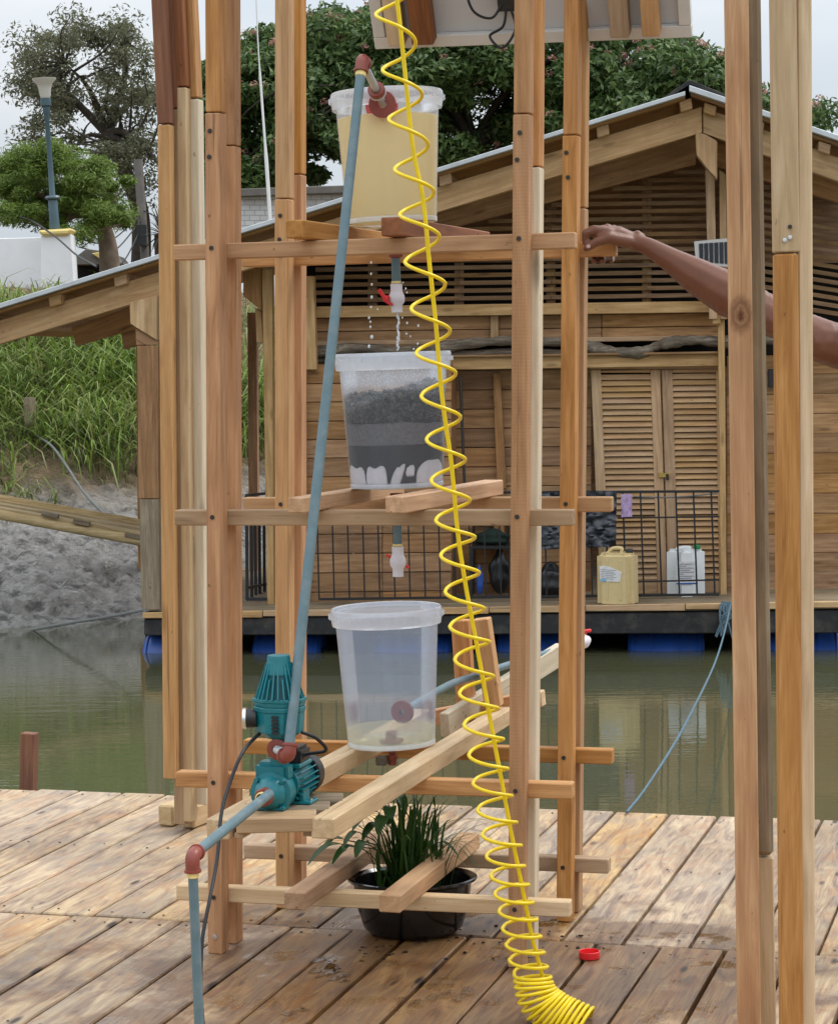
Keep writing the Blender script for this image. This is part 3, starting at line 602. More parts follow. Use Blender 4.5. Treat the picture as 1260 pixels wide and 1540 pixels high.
# ------------------------------------------------------------------ buckets
def bucket(name, label, c, z0, z1, rb, rt, rr, tilt, wet=None, ribs=True):
    """thin walled tapering bucket: wall, thick collar, rolled lip"""
    b = thing(name, label, 'bucket', (c.x, c.y, z0), 'clear plastic buckets on the rack shelves'); h = z1 - z0
    ax = (Vector((tilt, 0, 1))).normalized(); loc = Vector((c.x, c.y, z0 + .001))
    cz = h - .047
    R = lambda z: rb + (rt - rb) * z / h
    prof = [(0, 0), (rb - .012, 0), (rb - .003, .003), (rb, .010)] + [(R(z), z) for z in np.linspace(.02, h, 8)]
    lathe('wall', prof, M[wet or 'milky'], b, loc, ax, 72)
    t = .010
    lathe('collar', [(R(cz) + .001, cz + .004), (R(cz) + t, cz), (rt + t + .002, h - .014), (rt + t + .002, h - .009)], M['rim'], b, loc, ax, 72)
    lathe('lip', [(rt - .0015, h - .012), (rt + .002, h), (rr - .003, h + .001), (rr, h - .003), (rr, h - .011), (rt + t, h - .012)], M['rim'], b, loc, ax, 72)
    lathe('base_ring', [(rb - .006, -.0005), (rb + .0015, .001), (rb + .0018, .012), (rb - .001, .016)], M['rim'], b, loc, ax, 72)
    if ribs:
        bm = bmesh.new()
        for k in range(48):
            a = 2 * math.pi * k / 48; u = Vector((math.cos(a), math.sin(a), 0)); v = Vector((-u.y, u.x, 0))
            addbox(bm, u * (rt + t + .0055) + EZ * (h - .02), u, v, EZ, .0035, .0016, .012)
        z = ax; x = Vector((1, 0, 0)); x = (x - z * x.dot(z)).normalized()
        link('collar_rib', fin(bm), M['rim'], b, frame(loc, x, z.cross(x), z), 'stuff')
    return b
cU, cM, cL = at(590, 345, 6.47), at(597, 735, 6.45), at(589, 1120, 6.45)
bU = bucket('plastic_bucket', 'top bucket filled with cloudy yellow water', cU, 2.032, 2.398, .126, .147, .158, -.026, 'milky_full')
bM = bucket('plastic_bucket', 'middle bucket holding layers of gravel, sand and cotton', cM, 1.289, 1.668, .131, .154, .166, -.016, 'milky_wet')
bL = bucket('plastic_bucket', 'bottom bucket almost empty with a little clear water', cL, .553, .946, .124, .148, .158, -.022)
def inloc(c, z0, tilt): return Vector((c.x, c.y, z0 + .001)), Vector((tilt, 0, 1)).normalized()
lo, ax = inloc(cU, 2.032, -.026)
tag(lathe('yellow_water', [(0, .004), (.115, .004), (.1235, .012), (.1405, .292), (.1395, .296), (0, .296)], M['turbid'], None, lo, ax, 64), 'cloudy pale yellow water filling the top bucket', 'water')
# layers of the filter bucket
lo, ax = inloc(cM, 1.289, -.016); rM = lambda z: .131 + .023 * z / .379 - .0025
def layer(name, z0, z1, mat, label, rough, seed):
    n = 72; bm = bmesh.new(); rr = random.Random(seed); rings = []
    ph = [rr.uniform(0, 6.28) for _ in range(4)]
    for z, s in ((z0, 0), ((z0 + z1) / 2, .5), (z1, 1)):
        rings.append([bm.verts.new(((rM(z) - .0016) * math.cos(2 * math.pi * k / n), (rM(z) - .0016) * math.sin(2 * math.pi * k / n), z + s * rough * (math.sin(3 * 2 * math.pi * k / n + ph[0]) + .6 * math.sin(8 * 2 * math.pi * k / n + ph[1]) + .5 * math.sin(17 * 2 * math.pi * k / n + ph[2])))) for k in range(n)])
    for a, b in zip(rings, rings[1:]):
        for k in range(n): bm.faces.new((a[k], a[(k + 1) % n], b[(k + 1) % n], b[k]))
    bm.faces.new(rings[0][::-1]); bm.faces.new(rings[-1])
    z = ax; x = Vector((1, 0, 0)); x = (x - z * x.dot(z)).normalized()
    return tag(link(name, fin(bm, 50), mat, None, frame(lo, x, z.cross(x), z), 'stuff'), label)
layer('charcoal', .004, .122, M['char'], 'fine dark charcoal layer low in the middle bucket', .003, 1)
layer('grey_sand', .1225, .182, M['sand'], 'grey sand layer halfway up the middle bucket', .0025, 2)
bm = bmesh.new(); rg = random.Random(5)
def stone(c, r):
    q = bmesh.ops.create_icosphere(bm, subdivisions=1, radius=1); e = Euler((rg.uniform(0, 6), rg.uniform(0, 6), rg.uniform(0, 6))).to_matrix(); s = Vector((r * rg.uniform(.7, 1.2), r * rg.uniform(.6, 1.), r * rg.uniform(.5, .9)))
    for v in q['verts']:
        d = v.co * rg.uniform(.78, 1.12); v.co = Vector(c) + e @ Vector((d.x * s.x, d.y * s.y, d.z * s.z))
for k in range(1500):                                        # stones against the wall
    a = rg.uniform(0, 6.283); top = .262 + .022 * math.sin(a + 1.2) + .012 * math.sin(3 * a); z = rg.uniform(.188, top)
    r = rg.uniform(.005, .0105) if z > .2 else rg.uniform(.004, .007); q = rM(z) - r * 1.1 - .0015; stone((q * math.cos(a), q * math.sin(a), z), r)
for k in range(900):                                         # heap on top
    a = rg.uniform(0, 6.283); q = math.sqrt(rg.random()) * .128; top = .262 + .022 * math.sin(a + 1.2) * q / .128 + .012 * math.sin(3 * a) * q / .128; r = rg.uniform(.006, .012)
    stone((q * math.cos(a), q * math.sin(a), top + rg.uniform(-.012, .008)), r)
z_ = ax; x_ = Vector((1, 0, 0)); x_ = (x_ - z_ * x_.dot(z_)).normalized(); FRM = frame(lo, x_, z_.cross(x_), z_)
tag(link('gravel', fin(bm), M['gravel'], None, FRM, 'stuff'), 'dark wet gravel heaped in the upper half of the middle bucket')
bm = bmesh.new(); lathebm(bm, [(0, .183), (.128, .183), (.130, .235), (.05, .25), (0, .252)], 40); tag(link('gravel', fin(bm, 50), M['char'], None, FRM, 'stuff'), 'dark gravel filling the core of the middle bucket')
# cotton wads pressed against the wall at the bottom; angles measured from the front (camera) side
def wad(name, label, d0, d1, z0, h, seed, slant=0.0):
    rr = random.Random(seed); bm = bmesh.new(); nx, nz = 44, 14; f, bk = [], []
    for i in range(nx + 1):
        t = i / nx; a = math.radians(d0 + (d1 - d0) * t) - math.pi / 2; e = max(0., 1 - abs(2 * t - 1) ** 6) ** .4
        hh = h * (.1 + .9 * e) * (1 + .08 * math.sin(6 * t + seed) + .02 * math.sin(15 * t + 2 * seed)); lo_ = z0 * (1 - .0 * e) + (0 if z0 < .01 else (1 - e) * h * .3)
        cf, cb = [], []
        for k in range(nz + 1):
            u = k / nz; z = lo_ + hh * u; aa = a + math.radians(slant) * (z / .06) * (1 - .35 * math.sin(math.pi * u)); edge = max(0., 1 - abs(2 * u - 1) ** 5 * .6) * (.35 + .65 * e)
            q = rM(z) + .0012 - .0045 * (1 - edge) - .0003 * rr.random(); cf.append(bm.verts.new((q * math.cos(aa), q * math.sin(aa), z))); cb.append(bm.verts.new(((q - .02) * math.cos(aa), (q - .02) * math.sin(aa), z)))
        f.append(cf); bk.append(cb)
    for i in range(nx):
        for k in range(nz): bm.faces.new((f[i][k], f[i + 1][k], f[i + 1][k + 1], f[i][k + 1])); bm.faces.new((bk[i][k], bk[i][k + 1], bk[i + 1][k + 1], bk[i + 1][k]))
        for k in (0, nz): bm.faces.new((f[i][k], bk[i][k], bk[i + 1][k], f[i + 1][k]))
    for k in range(nz):
        for i in (0, nx): bm.faces.new((f[i][k], f[i][k + 1], bk[i][k + 1], bk[i][k]))
    return tag(link(name, fin(bm, 80), M['cotton'], None, FRM), label, 'cotton', 'cotton wads at the bottom of the middle bucket')
wad('cotton_wad', 'wide cotton wad at the left of the middle bucket bottom', -84, -41, .005, .060, 1)
wad('cotton_wad', 'round cotton wad second from left at the middle bucket bottom', -40, -11, .005, .060, 2)
wad('cotton_wad', 'narrow slanting cotton wad at the centre of the middle bucket bottom', -9, 3, .005, .062, 3, 9)
wad('cotton_wad', 'small cotton tuft above the bottom, right of the slanting wad', 11, 22, .034, .03, 4, 2)
wad('cotton_wad', 'largest cotton wad at the right of the middle bucket bottom', 25, 84, .005, .068, 5)
# bottom bucket: water and outlet
lo, ax = inloc(cL, .553, -.022)
tag(lathe('clear_water', [(0, .004), (.118, .004), (.1225, .012), (.1235, .05), (0, .05)], M['clearwater'], None, lo, ax, 64), 'shallow clear water lying in the bottom bucket', 'water')
lathe('drain_flange', [(0, 0), (.033, 0), (.035, .004), (.034, .008), (.016, .010), (.016, .031), (.012, .033), (0, .033)], M['fit'], bL, lo + EZ * .005, ax, 32, sm=30)
lathe('drain_stub', [(0, -.06), (.012, -.06), (.012, -.045), (.0155, -.044), (.0155, -.03), (.010, -.028), (.010, -.001), (0, -.001)], M['fit'], bL, lo, ax, 24, sm=30)
bm = bmesh.new(); addbox(bm, lo + Vector((-.028, -.01, -.045)), EX, EY, EZ, .032, .03, .026); bmesh.ops.bevel(bm, geom=bm.edges[:], offset=.004, segments=1, affect='EDGES'); addbox(bm, lo + Vector((-.01, -.004, -.047)), EX, EY, EZ, .03, .008, .008); link('tap_knob', fin(bm), M['concrete'], bL)
# outlet taps under the top and middle buckets
def tap(b, px, yt, yv, yb, Y, handle):
    p0, p1, p2 = at(px, yt, Y), at(px + 1, yv, Y), at(px + 2, yb, Y); ax = (p2 - p0).normalized()
    pipe('outlet_pipe', p0, p1, .0125, M['pvc'], b)
    lathe('outlet_flange', [(0, 0), (.02, 0), (.02, .008), (.013, .012), (0, .012)], M['fit'], b, p0 - ax * .004, ax, 24)
    lathe('sealing_tape', [(.0128, 0), (.0142, .001), (.0142, .006), (.0128, .007)], M['tape'], b, p1 - ax * .008, ax, 20)
    L = (p2 - p1).length
    v = lathe('valve', [(.011, 0), (.0165, .0), (.0165, L * .26), (.0175, L * .3), (.022, L * .42), (.023, L * .52), (.0215, L * .64), (.0155, L * .74), (.0155, L), (.011, L)], M['white'], b, p1, ax, 28)
    c = p1 + ax * L * .5; bm = bmesh.new()
    if handle == 'side':
        addbox(bm, c + Vector((-.03, -.012, .002)), Vector((1, 0, 0)), Vector((0, 1, 0)), EZ, .018, .016, .012)
        d = Vector((-.55, -.1, .8)).normalized(); addbox(bm, c + Vector((-.038, -.014, .008)), d, Vector((0, 1, 0)), d.cross(Vector((0, 1, 0))), .042, .02, .011)
        d = Vector((.8, -.1, -.5)).normalized(); addbox(bm, c + Vector((-.025, -.014, -.012)), d, Vector((0, 1, 0)), d.cross(Vector((0, 1, 0))), .03, .016, .007)
    else:
        d = Vector((.84, -.05, -.5)).normalized()
        for s in (-1, 1): addbox(bm, c + d * s * .028 + Vector((0, .012, 0)), d, Vector((0, 1, 0)), d.cross(Vector((0, 1, 0))), .02, .014, .007)
        addbox(bm, c + Vector((0, .016, 0)), d, Vector((0, 1, 0)), d.cross(Vector((0, 1, 0))), .05, .008, .007)
    bmesh.ops.bevel(bm, geom=bm.edges[:], offset=.002, segments=1, affect='EDGES')
    link('handle', fin(bm), M['red'], v)
tap(bU, 595, 384, 427, 470, 6.44, 'side'); tap(bM, 597, 744, 822, 867, 6.44, 'cross')
# falling drops
bm = bmesh.new(); rg = random.Random(3)
for x, y, r in ((558, 395, 1.5), (558, 412, 1.5), (559, 428, 1.6), (559, 447, 2), (558, 462, 1.6), (555, 478, 1.6), (557, 484, 1.4), (557, 492, 1.6), (559, 507, 2.4), (555, 521, 2), (606, 425, 1.2), (610, 434, 1.4), (612, 440, 1.2), (605, 478, 1.2), (612, 486, 1.4), (629, 490, 1.5), (611, 502, 1.2), (617, 506, 1.2), (628, 517, 1.4), (622, 525, 1.3), (568, 465, 1.2)):
    ball(bm, at(x, y, 6.4 + rg.uniform(-.03, .03)), r * .0021, 1, 0, (1, 1, 1.4))
for k in range(26): ball(bm, at(598.5 + rg.uniform(-1.2, 1.2), 471 + k * 2.2, 6.44), rg.uniform(.0016, .0042), 1, 0, (1, 1, 1.8))
def dropmat():
    m, t, out = newmat('water drop'); n = N(t); n.bsdf(out, (.9, .95, 1), .05, .8, **{'Transmission Weight': .25}); return m
tag(link('water_drops', fin(bm, 90), dropmat(), None, None, 'stuff'), 'white water drops falling from the top tap into the middle bucket')

# ------------------------------------------------------------------ feed pipe, suction pipe, drain pipe
def elbow(name, c, d1, d2, r, L1, L2, mat, par):
    """moulded elbow with collared sockets"""
    c = Vector(c); d1 = Vector(d1).normalized(); d2 = Vector(d2).normalized(); path = []; rs = []
    for t, q in ((L1, 1.28), (L1 - .006, 1.28), (L1 - .0065, 1.1), (L1 * .55, 1.08)): path.append(c + d1 * t); rs.append(r * q)
    for k in range(1, 6):
        t = k / 6; path.append(c + d1 * (L1 * .45 * (1 - t) ** 2) + d2 * (L2 * .45 * t * t)); rs.append(r * 1.1)
    for t, q in ((L2 * .55, 1.08), (L2 - .0065, 1.1), (L2 - .006, 1.28), (L2, 1.28)): path.append(c + d2 * t); rs.append(r * q)
    return link(name, fin(tubebm(bmesh.new(), path, rs, 20), 40), mat, par)
fp0, fp1 = at(435, 1121, 5.47), at(543, 106, 6.06)
feed = thing('feed_pipe', 'long slanting grey pipe rising from the pump to the top bucket', 'pipe', fp0)
pipe('pipe', fp0, fp1, .0128, M['pvc'], feed, 20)
du = (fp1 - fp0).normalized(); et = fp1 + du * .028
e2 = at(577, 158, 6.33); dv = (e2 - et).normalized()
elbow('elbow', et + du * .006, -du, dv, .0155, .038, .032, M['fit'], feed)
lathe('sealing_tape', [(.0129, 0), (.0148, .002), (.0142, .012), (.0129, .014)], M['tape'], feed, fp1 - du * .018, du, 20)
pipe('pipe', et + dv * .02, e2 + dv * .06, .0105, M['sheet'], feed, 18)
e1 = et + dv * ((e2 - et).length * .62)
lathe('coupling', [(.012, 0), (.022, 0), (.0235, .004), (.0235, .018), (.021, .022), (.012, .022)], M['fit'], feed, e1, dv, 28)
lathe('coupling_ring', [(.0225, 0), (.0245, .002), (.0245, .007), (.0225, .009)], M['rim'], feed, e1 + dv * .018, dv, 28)
lathe('flange', [(.0115, 0), (.034, 0), (.0375, .003), (.0375, .008), (.0115, .009)], M['fit'], feed, at(575, 157, 6.305), (.02, -1, -.03), 36)
lathe('flange', [(0, 0), (.045, 0), (.045, .009), (0, .01)], M['red'], feed, at(574, 160, 6.355), (0, 1, 0), 30)

# suction pipe
sb0 = at(403, 1196, 5.43); el = at(289, 1272, 4.86)
el.z = sb0.z - .02
suc = thing('suction_pipe', 'grey suction pipe bending down from the pump inlet to the deck', 'pipe', el)
sd_ = (el - sb0).normalized(); pipe('pipe', sb0 - sd_ * .012, el - sd_ * .012, .0118, M['pvc'], suc, 20)
vt = at(287, 1290, 4.86); vd = (at(298, 1560, 4.86) - vt).normalized()
elbow('elbow', el, -sd_, vd, .0145, .034, .036, M['fit'], suc)
lathe('sealing_tape', [(.0112, 0), (.013, .001), (.0126, .011), (.0112, .012)], M['tape'], suc, el + vd * .036, vd, 20)
vp0 = el + vd * .03; pipe('pipe', vp0, vp0 + vd * ((vp0.z) / -vd.z - .002), .0108, M['pvc'], suc, 20)
# drain pipe leaving the bottom bucket
d0 = at(606, 1070, 6.56)
dr = thing('drain_pipe', 'grey drain pipe sloping from the bottom bucket towards the water', 'pipe', d0)
dpath = smoothpath([at(612, 1066, 6.575), at(640, 1050, 6.72), at(680, 1028, 6.93), at(720, 1015, 7.12), at(770, 998, 7.4), at(836, 978, 7.72), at(872, 966, 7.95)], 6)
tube('pipe', dpath, .0115, M['pvc'], dr, 14)
dd = (dpath[1] - dpath[0]).normalized()
lathe('outlet_flange', [(.008, 0), (.031, 0), (.034, .003), (.034, .012), (.026, .016), (.024, .032), (.014, .034)], M['fit'], dr, d0 - dd * .012, dd, 30)
vl = lathe('valve', [(.009, 0), (.017, 0), (.018, .015), (.025, .025), (.026, .035), (.022, .048), (.016, .055), (.016, .075), (.009, .075)], M['white'], dr, dpath[-1], (dpath[-1] - dpath[-2]), 24)
bm = bmesh.new(); c = dpath[-1] + Vector((.018, .035, .035)); addbox(bm, c, Vector((1, 0, .1)), Vector((0, 1, 0)), EZ, .05, .02, .01); addbox(bm, c - EZ * .008, EX, EY, EZ, .015, .015, .014); bmesh.ops.bevel(bm, geom=bm.edges[:], offset=.003, segments=1, affect='EDGES'); link('handle', fin(bm), M['red'], vl)

# ------------------------------------------------------------------ teal pump with pressure controller
pc = at(402, 1196, 5.5)
pump = thing('water_pump', 'teal electric water pump with ribbed pressure controller on the lower shelf', 'pump', Vector((pc.x, pc.y, .553)))
AX = EY.copy(); ZB = .5535
lathe('volute', [(0, -.012), (.02, -.012), (.022, -.006), (.03, 0), (.040, .016), (.042, .022), (.052, .024), (.053, .034), (.049, .037), (.049, .075), (.043, .082), (0, .082)], M['teal'], pump, pc, AX, 40, sm=35)
for k in range(4):
    a = math.pi / 4 + k * math.pi / 2; lathe('volute_bolt', [(0, -.003), (.006, -.003), (.0065, 0), (.0065, .012), (0, .012)], M['teal'], pump, pc + EX * math.cos(a) * .047 + EZ * math.sin(a) * .047 + EY * .014, AX, 6, sm=20)
lathe('inlet_fitting', [(.0125, -.005), (.0215, -.005), (.0235, 0), (.0235, .016), (.0225, .02), (.0125, .02)], M['fit'], pump, pc - AX * .03, AX, 8, sm=20)
lathe('sealing_tape', [(.0122, 0), (.0155, .002), (.0155, .010), (.0122, .012)], M['tape'], pump, pc - AX * .046, AX, 18)
mc = pc + AX * .08 + EZ * .012 + EX * .012
lathe('motor', [(0, 0), (.041, 0), (.041, .135), (0, .135)], M['teal'], pump, mc, AX, 36, sm=35)
bm = bmesh.new()
for k in range(22):
    a = 2 * math.pi * k / 22
    if math.sin(a) > .86: continue
    u = EX * math.cos(a) + EZ * math.sin(a); v = AX.cross(u); addbox(bm, mc + u * .046 + AX * .072, u, v, AX, .014, .0028, .118)
link('cooling_fins', fin(bm), M['teal'], pump)
lathe('fan_cover', [(.046, 0), (.0535, .001), (.0545, .01), (.053, .04), (.045, .05), (0, .052)], M['black'], pump, mc + AX * .132, AX, 36, sm=35)
bm = bmesh.new(); addbox(bm, mc + EZ * .066 + AX * .055 + EX * .012, EX, AX, EZ, .06, .085, .045); bmesh.ops.bevel(bm, geom=bm.edges[:], offset=.008, segments=2, affect='EDGES'); link('terminal_box', fin(bm, 35), M['black'], pump)
bm = bmesh.new(); addbox(bm, mc + EZ * .044 + AX * .055 + EX * .012, EX, AX, EZ, .064, .09, .012); bmesh.ops.bevel(bm, geom=bm.edges[:], offset=.003, segments=1, affect='EDGES'); link('terminal_base', fin(bm, 35), M['teal'], pump)
def foot(c, w, d, top):
    bm = bmesh.new(); base = Vector((c.x, c.y, ZB + .004)); addbox(bm, base, EX, EY, EZ, w, d, .008)
    for s in (-1, 1): addbox(bm, base + EX * s * w * .28 + EZ * (top - ZB) / 2, (EX * 1 + EZ * 0).normalized(), EY, EZ, .012, d * .8, top - ZB)
    bmesh.ops.bevel(bm, geom=bm.edges[:], offset=.002, segments=1, affect='EDGES'); o = link('foot', fin(bm), M['teal'], pump)
    for s in (-1, 1): lathe('foot_bolt', [(0, 0), (.006, 0), (.006, .004), (0, .005)], M['chrome'], o, base + EX * s * w * .42 + EZ * .004, EZ, 8)
foot(pc + EX * .0 + EY * .035, .075, .04, pc.z - .02); foot(mc + AX * .05 + EX * .006, .118, .06, mc.z - .018)
# rising body up to the controller
bm = bmesh.new(); addbox(bm, pc + EY * .055 + EZ * .05, EX, EY, EZ, .085, .055, .05); bmesh.ops.bevel(bm, geom=bm.edges[:], offset=.01, segments=2, affect='EDGES'); link('head_casting', fin(bm, 40), M['teal'], pump)
hc = pc + EY * .055 + EX * .014
lathe('riser', [(.0, .06), (.021, .06), (.023, .066), (.023, .09), (.0235, .092), (.0, .092)], M['teal'], pump, hc, EZ, 28)
lathe('sealing_tape', [(.019, .0925), (.0235, .093), (.0235, .096), (.019, .0965)], M['tape'], pump, hc, EZ, 28)
cc = hc + EZ * .0965 + EX * .004
def octa(bm, z0, r0, z1, r1, n=8, sx=1.0, sy=.8, cap=True):
    a = []
    for z, r in ((z0, r0), (z1, r1)): a.append([bm.verts.new(cc + EX * (r * sx * math.cos(2 * math.pi * (k + .5) / n)) + EY * (r * sy * math.sin(2 * math.pi * (k + .5) / n)) + EZ * z) for k in range(n)])
    for k in range(n): bm.faces.new((a[0][k], a[0][(k + 1) % n], a[1][(k + 1) % n], a[1][k]))
    if cap: bm.faces.new(a[0][::-1]); bm.faces.new(a[1])
bm = bmesh.new(); octa(bm, 0, .019, .035, .022, 12); octa(bm, .034, .03, .052, .058); octa(bm, .052, .060, .104, .0635); octa(bm, .1035, .0655, .116, .067); octa(bm, .1165, .064, .128, .067); octa(bm, .128, .069, .137, .069)
bmesh.ops.bevel(bm, geom=bm.edges[:], offset=.0015, segments=1, affect='EDGES'); ctrl = link('controller_body', fin(bm), M['teal'], pump)
bm = bmesh.new(); octa(bm, .1371, .052, .2, .034, 16, 1, .9); link('grille_core', fin(bm), M['teal_dark'], ctrl)
bm = bmesh.new()
for k in range(26):
    a = 2 * math.pi * (k + .5) / 26; u = EX * math.cos(a) + EY * math.sin(a) * .9; p0, p1 = cc + u * .0595 + EZ * .137, cc + u * .0295 + EZ * .222
    if k % 3 == 0: p1 = cc + u * .043 + EZ * .185
    x = (p1 - p0).normalized(); v = x.cross(u.normalized()).normalized(); addbox(bm, (p0 + p1) / 2, x, v, x.cross(v), (p1 - p0).length, .0035, .006)
link('grille_ribs', fin(bm), M['teal'], ctrl)
lathe('controller_cap', [(.0355, .195), (.0335, .21), (.0295, .222), (.0285, .236), (.027, .241), (0, .243)], M['teal'], ctrl, cc, EZ, 32)
bm = bmesh.new()
for k in range(5): addbox(bm, cc - EY * .0495 + EX * .004 + EZ * (.056 + k * .0095), EX, EY, EZ, .017, .004, .0065)
link('vent_slots', fin(bm), M['black'], ctrl)
gd = (-EX * .96 - EY * .28).normalized(); gp = cc + gd * .058 + EZ * .086
g = lathe('pressure_gauge', [(0, 0), (.022, 0), (.023, .003), (.023, .03), (0, .03)], M['black'], pump, gp, gd, 30)
lathe('gauge_ring', [(.0235, .024), (.0265, .025), (.0265, .033), (.0235, .034)], M['chrome'], g, gp, gd, 30)
fpz = fp0 - du * .012; fc = hc + EZ * .088 - EY * .024
lathe('outlet_fitting', [(.011, 0), (.025, 0), (.026, .003), (.026, .009), (.018, .012), (.011, .012)], M['fit'], pump, cc + EZ * .012 - EY * .019, -EY, 30)
dn = (fpz - (cc + EZ * .012 - EY * .03)); pipe('outlet_stub', cc + EZ * .012 - EY * .028, fpz - EZ * .012, .011, M['sheet'], pump, 16)
elbow('outlet_elbow', fpz - EZ * .014, du, -dn, .0155, .03, .026, M['fit'], pump)
# cables
cab = smoothpath([cc + EX * -.05 + EZ * .05, at(366, 1130, 5.42), at(345, 1180, 5.36), at(333, 1225, 5.3), at(327, 1290, 5.22), at(316, 1350, 5.12), at(305, 1410, 5.06), at(302, 1470, 5.02), at(304, 1520, 5.0), at(308, 1560, 4.98), gz(318, 1640, .006), gz(380, 1720, .006)], 8)
tag(tube('power_cable', cab, .0046, M['rubber'], None, 8), 'black power cable hanging from the pump beside the front left leg', 'cable')
tube('motor_lead', smoothpath([cc + EX * .055 + EZ * .052, cc + EX * .085 + EZ * .035 + EY * .02, cc + EX * .1 + EZ * 0 + EY * .05, mc + EX * .05 + EZ * .07 + EY * .04, mc + EX * .035 + EZ * .055 + EY * .03]), .0045, M['rubber'], pump, 8)
# ------------------------------------------------------------------ coiled yellow hose
RX = [(622, 68), (632, 143), (641, 218), (651, 290), (659, 355), (668, 428), (675, 497), (684, 560), (691, 627), (698, 690), (705, 750), (713, 806), (719, 860), (727, 915), (735, 966), (741, 1020), (748, 1066), (756, 1112), (763, 1157), (769, 1196), (776, 1235), (783, 1268), (788, 1298), (794, 1326), (801, 1353), (807, 1379), (813, 1405), (818, 1430), (823, 1451), (828, 1470)]
LX = [(568, 15), (578, 105), (587, 178), (596, 255), (603, 322), (611, 395), (620, 465), (628, 533), (635, 597), (643, 663), (650, 725), (657, 786), (664, 837), (671, 891), (678, 943), (685, 990), (692, 1042), (699, 1090), (706, 1135), (712, 1178), (719, 1220), (726, 1258), (732, 1292), (739, 1322), (745, 1349), (751, 1374), (756, 1400), (761, 1422), (766, 1446), (771, 1466)]
ext = [(560, -65)[:2]]; ext = [(558, -62), (612, -10)]
for l, r in zip(LX, RX): ext += [l, r]
def YH(y): return 5.42 + .17 * max(0, min(1, (y + 100) / 1550))
hose = thing('coil_hose', 'bright yellow coiled air hose stretched down in front of the rack', 'hose', gz(838, 1535, 0))
path = []; nseg = 14; ne = len(ext)
def mid(k): a, b = ext[k], ext[k + 1]; return ((a[0] + b[0]) / 2, (a[1] + b[1]) / 2)
def lerp(a, b, t): return (a[0] + (b[0] - a[0]) * t, a[1] + (b[1] - a[1]) * t)
for i in range(nseg, (ne - 2) * nseg):
    u = i / nseg; k = int(math.floor(u - .5)); t = u - .5 - k
    c = lerp(mid(k), mid(min(k + 1, ne - 2)), t); k2 = int(u); rpx = abs(ext[min(k2 + 1, ne - 1)][0] - ext[k2][0]) / 2
    Y = YH(c[1]); r = (27.2 if rpx < 26 else rpx) * Y / F
    p = at(c[0], c[1], Y); par = -1 if True else 1
    path.append(p + Vector((-r * math.cos(math.pi * u), -r * math.sin(math.pi * u), 0)))
# dense coil lying on the deck
last = path[-1]; c0 = at(800, 1466, YH(1466)); ctr = smoothpath([c0, at(805, 1490, 5.57), at(818, 1512, 5.56), at(836, 1528, 5.55), at(855, 1540, 5.54), at(876, 1552, 5.53)], 30)
ph = math.pi * (ne - 2 - 1 / nseg); turns = 15; m = len(ctr); rr_ = 27.5 * 5.58 / F
for j, c in enumerate(ctr):
    pass
tot = turns * 24
def ctrat(s): f = s * (m - 1); i = min(int(f), m - 2); return ctr[i].lerp(ctr[i + 1], f - i), (ctr[i + 1] - ctr[i]).normalized()
for j in range(1, tot + 1):
    s = j / tot; c, tg = ctrat(s); a = ph + 2 * math.pi * turns * s
    dn = Vector((0, 0, -1)).lerp(tg, min(1, s * 2.2 + .1)).normalized()
    e1 = Vector((0, 1, 0)); e1 = (e1 - dn * e1.dot(dn)).normalized(); e0 = e1.cross(dn) * -1
    if e0.x < 0 and s < .3: e0 = -e0
    R_ = rr_ * (1 + .45 * s)
    q = c - e0 * R_ * math.cos(a) - e1 * R_ * math.sin(a); q.z = max(q.z, .006); path.append(q)
path += [Vector((path[-1].x + .05, path[-1].y - .1, .006)), Vector((path[-1].x + .3, path[-1].y - .5, .006))]
tube('coils', path, .0046, M['yellow'], hose, 8)
tube('straight_run', smoothpath([at(x, y, YH(y) - .0) for x, y in ((588, -62), (597, 0), (606, 80), (615, 170), (622, 230), (636, 300), (646, 400), (655, 485), (665, 600), (679, 700), (688, 800), (700, 880), (713, 950), (724, 1010), (742, 1110), (757, 1190), (768, 1250), (780, 1310), (790, 1360), (800, 1410), (812, 1455), (820, 1490))], 5), .0052, M['yellow'], hose, 8)

# ------------------------------------------------------------------ tub with plant, cap on the deck
tb = gz(611, 1418, 0); tc_ = Vector((tb.x + .02, 6.47, 0))
def squash(o, sx, sy): o.matrix_basis = o.matrix_basis @ Matrix.Diagonal((sx, sy, 1, 1))
tub = thing('plant_tub', 'glossy black tub on the deck under the bottom rails', 'tub', tc_)
o = lathe('basin', [(0, .001), (.105, .001), (.125, .006), (.142, .022), (.158, .07), (.168, .13), (.17, .15), (.183, .156), (.187, .160), (.186, .165), (.178, .166), (.166, .158), (.163, .14), (.155, .08), (.14, .03), (0, .025)], M['tub'], tub, tc_, EZ, 64); squash(o, 1.0, .82)
o = lathe('soil', [(.158, .105), (.1, .112), (0, .118)], M['soil'], tub, tc_, EZ, 40); squash(o, 1, .82)
plant = thing('marsh_plant', 'dark green clump of grassy and broad leaves growing in the tub', 'plant', tc_ + Vector((0, 0, .11)))
rg = random.Random(11)
